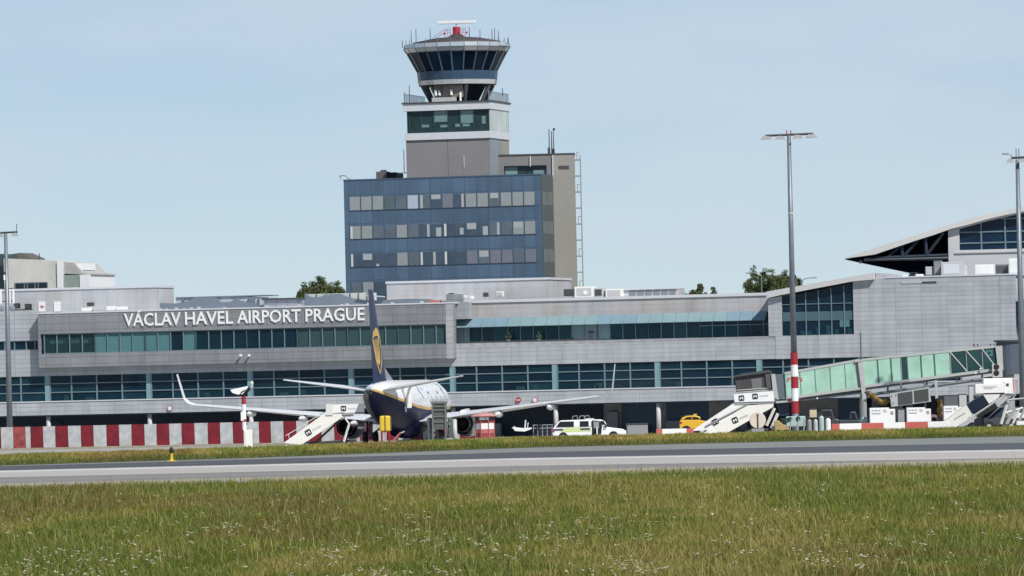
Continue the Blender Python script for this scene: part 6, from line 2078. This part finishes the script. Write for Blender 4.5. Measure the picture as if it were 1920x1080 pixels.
MB().box(P_(1847, 728)[0], P_(1905, 728)[0], 1.61, 3.4, P_(1855, 742)[1], P_(1855, 709.5)[1]).build('box_body', m_bright, t, bevel=.03)
MB().box(P_(1882.5, 728)[0], P_(1899, 728)[0], -.3, 1.5, P_(1890, 738)[1], P_(1890, 716)[1]).build('end_cabinet', m_paint, t, bevel=.03)
MB().box(P_(1886, 725)[0], P_(1891, 725)[0], -.33, -.303, P_(1888, 724)[1], P_(1888, 719)[1]).build('vent', m_dark, t)
MB().prism([P_(1899.3, 737), P_(1905, 737), P_(1903, 712), P_(1900, 709)], -.3, 1).build('red_edge', mat('pale_pink_paint', (.62, .36, .36), .5, var=.2), t)
for a, b, py in ((1842, 1868, 725.5), (1845, 1861, 728.5)):
    z_ = P_(1855, py)[1]
    MB().box(P_(a, 727)[0], P_(b, 727)[0], -.506, -.502, z_ - .04, z_ + .04).build('side_lettering', m_ltxt, t)
MB().box(P_(1832, 740)[0], P_(1905, 740)[0], 0, 3, P_(1868, 742.5)[1], P_(1868, 739)[1]).build('deck', m_lgrey, t)
MB().box(P_(1848, 770)[0], P_(1906, 770)[0], .3, 2.6, .5, 1.1).build('chassis', m_dark, t)
MB().prism([P_(1846, 742.8), P_(1868, 742.8), P_(1868, 752), P_(1852, 757)], .2, 1).build('scissor_cover', m_paint, t)
m1 = MB(); m1.bar((P_(1850, 790)[0], .5, .9), (P_(1900, 743)[0], .5, P_(1900, 743)[1]), .12); m1.bar((P_(1900, 790)[0], .6, .9), (P_(1852, 743)[0], .6, P_(1852, 743)[1]), .12)
m1.build('scissor_lift', m_grey, t)
for px in (1855, 1897):
    wheel(t, P_(px, 800)[0], .2, .42, .3)
# leaning bars at the far right
fr, t = eq(1895, 532, 'barrier_frame', 'pile of leaning pale steel frames beside the covered boarding steps', 'frame stack')
P_ = lambda px, py: fr.at(px, py)
for i, (a, b, w) in enumerate((((1877, 795), (1887, 760), .16), ((1888, 795), (1904, 764), .18), ((1900, 794), (1912, 768), .12), ((1912, 790), (1925, 760), .14), ((1886, 775), (1920, 765), .14), ((1893, 750), (1925, 747), .1), ((1893, 750), (1890, 764), .1))):
    p1, p2 = P_(*a), P_(*b)
    m1 = MB(); m1.bar((p1[0], .25 * i, p1[1]), (p2[0], .25 * i, p2[1]), w); m1.build('frame_bar', (m_paint, m_lgrey)[i % 2], t)
MB().prism([P_(1893, 784), P_(1905, 763), P_(1915, 763), P_(1906, 786)], 1.8, 1.9).build('frame_panel', m_lgrey, t)
fr, t = eq(1918, 535, 'equipment_trolley', 'white equipment trolley behind the pile of leaning frames', 'trolley')
MB().box(-.5, 1.2, 0, 1, .5, 1.5).build('case', m_paint, t, bevel=.05)
MB().box(-.5, 1.2, -.03, -.003, .9, 1.1).build('dark_slot', m_dark, t)
for x in (-.2, .9):
    wheel(t, x, 0, .24)

# ================================================================== JET BRIDGE
fr, jb = eq(1650, 566, 'jet_bridge', 'sloping glazed jet bridge with pale green panels leading to a slate rotunda', 'jet bridge')
J = lambda px, py: fr.at(px, py)
m_bf = mat('bridge_frame', (.42, .44, .43), .45, var=.06)
m_green = mat('pale_green_glass', (.36, .59, .48), .2, var=.24, vscale=.55)
m_dgreen = mat('dark_green_glass', (.012, .055, .058), .1, var=.35, vscale=.9)
m_under = mat('bridge_underside', (.05, .05, .055), .6, var=.2)
def lerp(a, b, f): return (a[0] + (b[0] - a[0]) * f, a[1] + (b[1] - a[1]) * f)
def tunnel(tl, tr, bl, br, joints, y0, y1, dark, name):
    """tl.. pixel corners of the side; joints as fractions"""
    TL, TR, BL, BR = J(*tl), J(*tr), J(*bl), J(*br)
    root = MB().prism([BL, BR, TR, TL], y0 + .12, y1).build(name, m_under, jb)
    up = lambda p, d: (p[0], p[1] + d)
    MB().prism([TL, TR, up(TR, .20), up(TL, .20)], y0 - .02, y1 + .05).build('roof_beam', m_bf, root)
    MB().prism([up(BL, -.24), up(BR, -.24), BR, BL], y0 - .02, y1 + .05).build('floor_beam', m_bf, root)
    for i, (a, b) in enumerate(zip(joints[:-1], joints[1:])):
        g_ = .006
        p = [lerp(BL, BR, a + g_), lerp(BL, BR, b - g_), lerp(TL, TR, b - g_), lerp(TL, TR, a + g_)]
        MB().prism(p, y0 + .02, y0 + .117).build('glass_panel', m_dgreen if i in dark else m_green, root)
        w_ = .055
        m1 = MB(); m1.bar((lerp(BL, BR, a)[0], y0 + .05, lerp(BL, BR, a)[1]), (lerp(TL, TR, a)[0], y0 + .05, lerp(TL, TR, a)[1]), w_)
        m1.build('glazing_post', m_frame if i not in dark else m_bf, root)
        if i in dark and b - a > .09:
            m1 = MB(); q1, q2 = lerp(TL, TR, a), lerp(BL, BR, b); m1.bar((q1[0], y0 + .0, q1[1]), (q2[0], y0 + .0, q2[1]), .09); m1.build('diagonal_brace', m_bf, root)
    return root
tunnel((1471, 702.5), (1611, 677.5), (1474, 744), (1614, 725), [0, .20, .40, .60, .80, 1], -.3, 2.0, (), 'outer_tunnel')
tunnel((1616, 677), (1866, 652), (1619, 722), (1868, 690), [0, .115, .215, .29, .335, .44, .54, .66, .78, .90, 1], -.05, 1.9, (3, 7, 8, 9), 'inner_tunnel')
pw_ = J(1855, 662)
MB().box(pw_[0] - .28, pw_[0] + .28, -.06, -.02, pw_[1] - .25, pw_[1] + .25).build('notice_panel', m_frost, jb)
MB().box(pw_[0] - .13, pw_[0] + .13, -.075, -.062, pw_[1] - .12, pw_[1] + .12).build('notice_window', m_dgreen, jb)
# dark patches, cab, bellows
rt = jb
MB().prism([J(1452, 702), J(1470, 701), J(1475, 746), J(1459, 749)], -.15, 1.9).build('bellows', mat('blue_grey_bellows', (.10, .14, .165), .6, var=.1), jb)
MB().prism([J(1446, 702), J(1453, 701), J(1460, 750), J(1450, 745)], -.25, 2.0).build('cab_collar', m_bf, jb)
cabr = MB().prism([J(1378.5, 705), J(1444, 697), J(1450, 729), J(1382, 735)], .05, 2.2).build('cab', mat('dark_cab', (.055, .055, .06), .7, var=.3, vscale=1.2), jb)
MB().prism([J(1377, 705), J(1394, 700), J(1444, 693.5), J(1446, 698), J(1378, 707)], -.2, 2.4).build('cab_roof', m_dark, cabr)
MB().prism([J(1408, 711), J(1428, 708), J(1429, 729), J(1411, 730)], -.0, .045).build('cab_door', mat('mid_dark_door', (.15, .15, .155), .6), cabr)
MB().prism([J(1434, 698), J(1447, 696), J(1451, 727), J(1438, 729)], -.1, .04).build('cab_side', mat('dark_grey_side', (.085, .085, .09), .6), cabr)
m1 = MB()
for py in (731, 735):
    p1, p2 = J(1381, py + 1), J(1440, py - 3); m1.bar((p1[0], -.05, p1[1]), (p2[0], -.05, p2[1]), .07)
m1.build('cab_rail', m_bf, cabr)
MB().prism([J(1434, 729), J(1454, 727), J(1457, 752), J(1440, 752)], .1, 1.9).build('drive_cabin', m_lgrey, jb)
MB().prism([J(1455, 752), J(1490, 750), J(1490, 753), J(1455, 756)], -.3, 2).build('service_ledge', m_bf, jb)
MB().prism([J(1458, 756), J(1480, 755), J(1480, 778), J(1464, 780)], .5, 1.6).build('service_housing', m_shade, jb)
# under-frame
m1 = MB()
for (a, b, w) in (((1500, 746), (1614, 731), .14), ((1500, 750), (1618, 735), .18), ((1619, 729), (1870, 696), .18), ((1625, 741), (1880, 706), .20)):
    p1, p2 = J(*a), J(*b); m1.bar((p1[0], .3, p1[1]), (p2[0], .3, p2[1]), w)
for px, a, b in ((1690, 720, 738), (1738, 714, 728), (1795, 707, 718), (1842, 700, 711), (1665, 724, 736)):
    p1, p2 = J(px, a), J(px, b); m1.bar((p1[0], .3, p1[1]), (p2[0], .3, p2[1]), .12)
m1.build('under_frame', m_steel, jb)
# joint frame and column of the telescope
MB().prism([J(1608, 678), J(1617, 676), J(1624, 748), J(1617, 750)], -.4, -.06).build('portal_post', m_bf, jb)
MB().prism([J(1604, 679), J(1608.5, 677), J(1613, 725), J(1610, 726)], -.38, -.1).build('portal_shadow_post', m_dark, jb)
MB().prism([J(1602, 676), J(1617, 674), J(1617, 677.5), J(1602, 679.5)], -.45, 2.0).build('portal_beam', m_bf, jb)
p = J(1757, 738)
MB().prism([J(1752, 713), J(1757, 713), J(1759, 748), J(1754, 748)], -.1, .15).build('hanger_post', m_bf, jb)
MB().cyl((J(1620, 760)[0], .8, 0), (J(1620, 760)[0], .8, J(1620, 730)[1]), .28, n=14).build('support_column', m_grey, jb)
MB().box(J(1606, 760)[0], J(1634, 760)[0], .2, 1.5, .5, .85).build('wheel_bogie', m_dark, jb)
for px in (1609, 1631):
    wheel(jb, J(px, 790)[0], .15, .45, .35)
MB().cyl((J(1893, 760)[0], 1.2, 0), (J(1893, 760)[0], 1.2, J(1893, 700)[1]), .55, n=18).build('support_column', m_grey, jb)
# rotunda at the right end
MB().lathe([(1.12, J(1895, 702)[1]), (1.12, J(1895, 641)[1])], c=(J(1893, 670)[0] + .1, 1.4, 0), n=20, cap0=True, cap1=True).build('rotunda', mat('slate_blue_panel', (.075, .095, .125), .5, var=.1), jb)
MB().lathe([(1.3, J(1895, 640.8)[1]), (1.3, J(1895, 637.5)[1])], c=(J(1893, 670)[0] + .1, 1.4, 0), n=20, cap0=True, cap1=True).build('rotunda_roof', m_dark, jb)
MB().prism([J(1866, 649), J(1879, 648), J(1881, 694), J(1871, 693)], -.2, 2).build('end_bellows', m_bf, jb)
t_ = MB().prism([J(1859, 683), J(1878, 681), J(1879, 707), J(1860, 708)], -.7, -.25).build('air_conditioner', m_lgrey, jb)
for py in (688, 699.5):
    p = J(1867, py); MB().lathe([(.001, -.74), (.23, -.74), (.25, -.71)], c=(p[0], 0, p[1]), n=18, axis='y').build('fan', m_black, t_)
m1 = MB()
for px in (1826, 1833, 1857, 1864):
    p = J(px, 650); m1.box(p[0], p[0] + .1, .5, .7, p[1], p[1] + .25)
m1.build('roof_lamp', m_dark, jb)
for px, py in ((1829, 700), (1838, 692), (1532 - 0, 747)):
    p = J(px, py); MB().lathe([(.001, -.1), (.1, 0), (.001, .1)], c=(p[0], -.25, p[1]), n=10).build('lamp', m_bright, jb)
# hung air unit with two dark screens
fr2, pc = eq(1707, 560, 'air_unit', 'grey air unit with two dark screens slung under the jet bridge', 'air unit')
C_ = lambda px, py: fr2.at(px, py)
m_scr = mat('screen_grey', (.055, .062, .062), .6, var=.1)
MB().prism([C_(1668, 738), C_(1742, 726), C_(1746, 753), C_(1672, 763)], .05, 1.2).build('casing', m_bf, pc)
for a, b in ((1683.5, 1710.5), (1714, 1740.5)):
    d_ = -.16
    MB().prism([C_(a + 1, 759.5 + d_ * (a - 1683)), C_(b + 1, 756 + d_ * (b - 1710)), C_(b, 733.5 + d_ * (b - 1710)), C_(a, 737.5 + d_ * (a - 1683))], .0, .045).build('screen', m_scr, pc)
for px, py in ((1671, 744), (1674, 757), (1679, 742)):
    p = C_(px, py); MB().box(p[0], p[0] + .1, .0, .045, p[1], p[1] + .12).build('handle', m_grey, pc)
m1 = MB()
for px in (1690, 1735):
    p = C_(px, 735); m1.bar((p[0], .6, p[1]), (p[0], .6, p[1] + .8), .1); m1.bar((p[0], .6, 0), (p[0], .6, p[1] - .6), .12)
m1.build('hanger', m_steel, pc)
# yellow hose ducts
for pts, r_, lab in (([(1626, 736), (1636, 742), (1646, 750), (1656, 756), (1668, 750)], .21, 'mustard yellow air hose looped from the jet bridge to the hanging air unit'),
                     ([(1760, 748), (1764, 756), (1760, 772), (1768, 778), (1776, 762), (1783, 748)], .20, 'mustard yellow air hose hanging in folds above the pink hose reel')):
    fr3 = Frame(pts[0][0], 561, 0, pts[0][1])
    t = fthing(fr3, 'air_hose', lab, 'hose')
    m1 = MB(); q_ = [fr3.at(*p) for p in pts]
    m1.tube([(a, .2 * (i % 2), b) for i, (a, b) in enumerate(q_)], r_, n=10)
    m1.build('hose', mat('mustard_hose', (.20, .12, .025), .6, var=.2, vscale=3), t, smooth=True)
    m1 = MB()
    for (a, b) in (q_[0], q_[-1]):
        m1.lathe([(r_ + .03, -.08), (r_ + .03, .08)], c=(a, 0, b), n=12, cap0=True, cap1=True)
    m1.build('coupling', m_dark, t)
# clutter in the shade behind the power units
rg = random.Random(21)
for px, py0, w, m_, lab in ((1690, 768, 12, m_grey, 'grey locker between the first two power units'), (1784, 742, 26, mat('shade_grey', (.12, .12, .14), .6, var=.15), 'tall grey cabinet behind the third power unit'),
                            (1806, 740, 14, m_lgrey, 'pale narrow cabinet beside the tall grey cabinet'), (1822, 724, 8, m_lgrey, 'pale upright post box adjoining the catering truck')):
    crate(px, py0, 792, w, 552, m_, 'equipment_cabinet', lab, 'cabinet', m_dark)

# ================================================================== SMALL AIRFIELD FITTINGS
fr, t = eq(458, 524, 'marker_light_post', 'red and white banded post with a white wedge floodlight and a white base box', 'light post')
Z = lambda py: fr.z(458, py)
for a, b, m_ in ((806, 791, m_paint), (791, 786, m_red), (786, 758, m_bright), (758, 743, m_red)):
    MB().cyl((0, 0, Z(a) + .002), (0, 0, Z(b) - .002), .17, n=14).build('post_band', m_, t, smooth=False)
MB().box(-.05, .62, -.3, .3, .0, Z(806)).build('base_box', m_cream, t, bevel=.03)
MB().box(.05, .28, -.34, -.305, .3, Z(809)).build('base_door', m_paint, t)
hz = lambda px, py: fr.at(px, py)
MB().prism([hz(431.5, 731), hz(466, 723.5), hz(463, 731), hz(455, 739), hz(446, 740), hz(436, 737)], -.3, .35).build('lamp_head', m_bright, t, bevel=.03)
m1 = MB(); a, b, c_, d_ = hz(450, 741), hz(453, 735), hz(464, 730), hz(468, 724)
m1.tube([(a[0], -.34, a[1]), (b[0], -.34, b[1]), (c_[0], -.34, c_[1]), (d_[0], -.34, d_[1])], .04); m1.build('cable', m_black, t)
m1 = MB(); a, b = hz(459, 739), hz(469, 728); m1.bar((a[0], 0, a[1]), (b[0], 0, b[1]), .14); m1.build('bracket', m_black, t)
p = hz(472, 718)
MB().lathe([(.08, -.35), (.06, -.2), (.10, -.16), (.14, -.02), (.10, .1), (.02, .16)], c=(p[0], 0, p[1]), n=14, cap0=True, cap1=True).build('beacon', mat('pale_beacon', (.62, .66, .58), .25), t)
MB().box(-.24, -.03, -.24, -.17, Z(789), Z(772)).build('clamp', m_bright, t)
MB().box(.02, .22, .0, .2, Z(797), Z(778)).build('control_box', mat('dark_red', (.08, .02, .02), .6), t)

fr, t = eq(320.5, 461, 'taxiway_light', 'small yellow taxiway edge light with a black lamp in the grass', 'taxiway light')
fz = lambda py: fr.z(320, py)
MB().box(-.32, .34, -.2, .2, .0, fz(863.5)).build('base_plate', m_yel, t, bevel=.01)
MB().lathe([(.13, fz(863.4)), (.10, fz(861)), (.095, fz(849.5))], n=12, cap1=True).build('stem', m_yel, t)
MB().lathe([(.10, fz(849.4)), (.17, fz(848)), (.16, fz(843)), (.10, fz(841)), (.08, fz(838.5))], n=14, cap0=True, cap1=True).build('lamp', m_black, t)
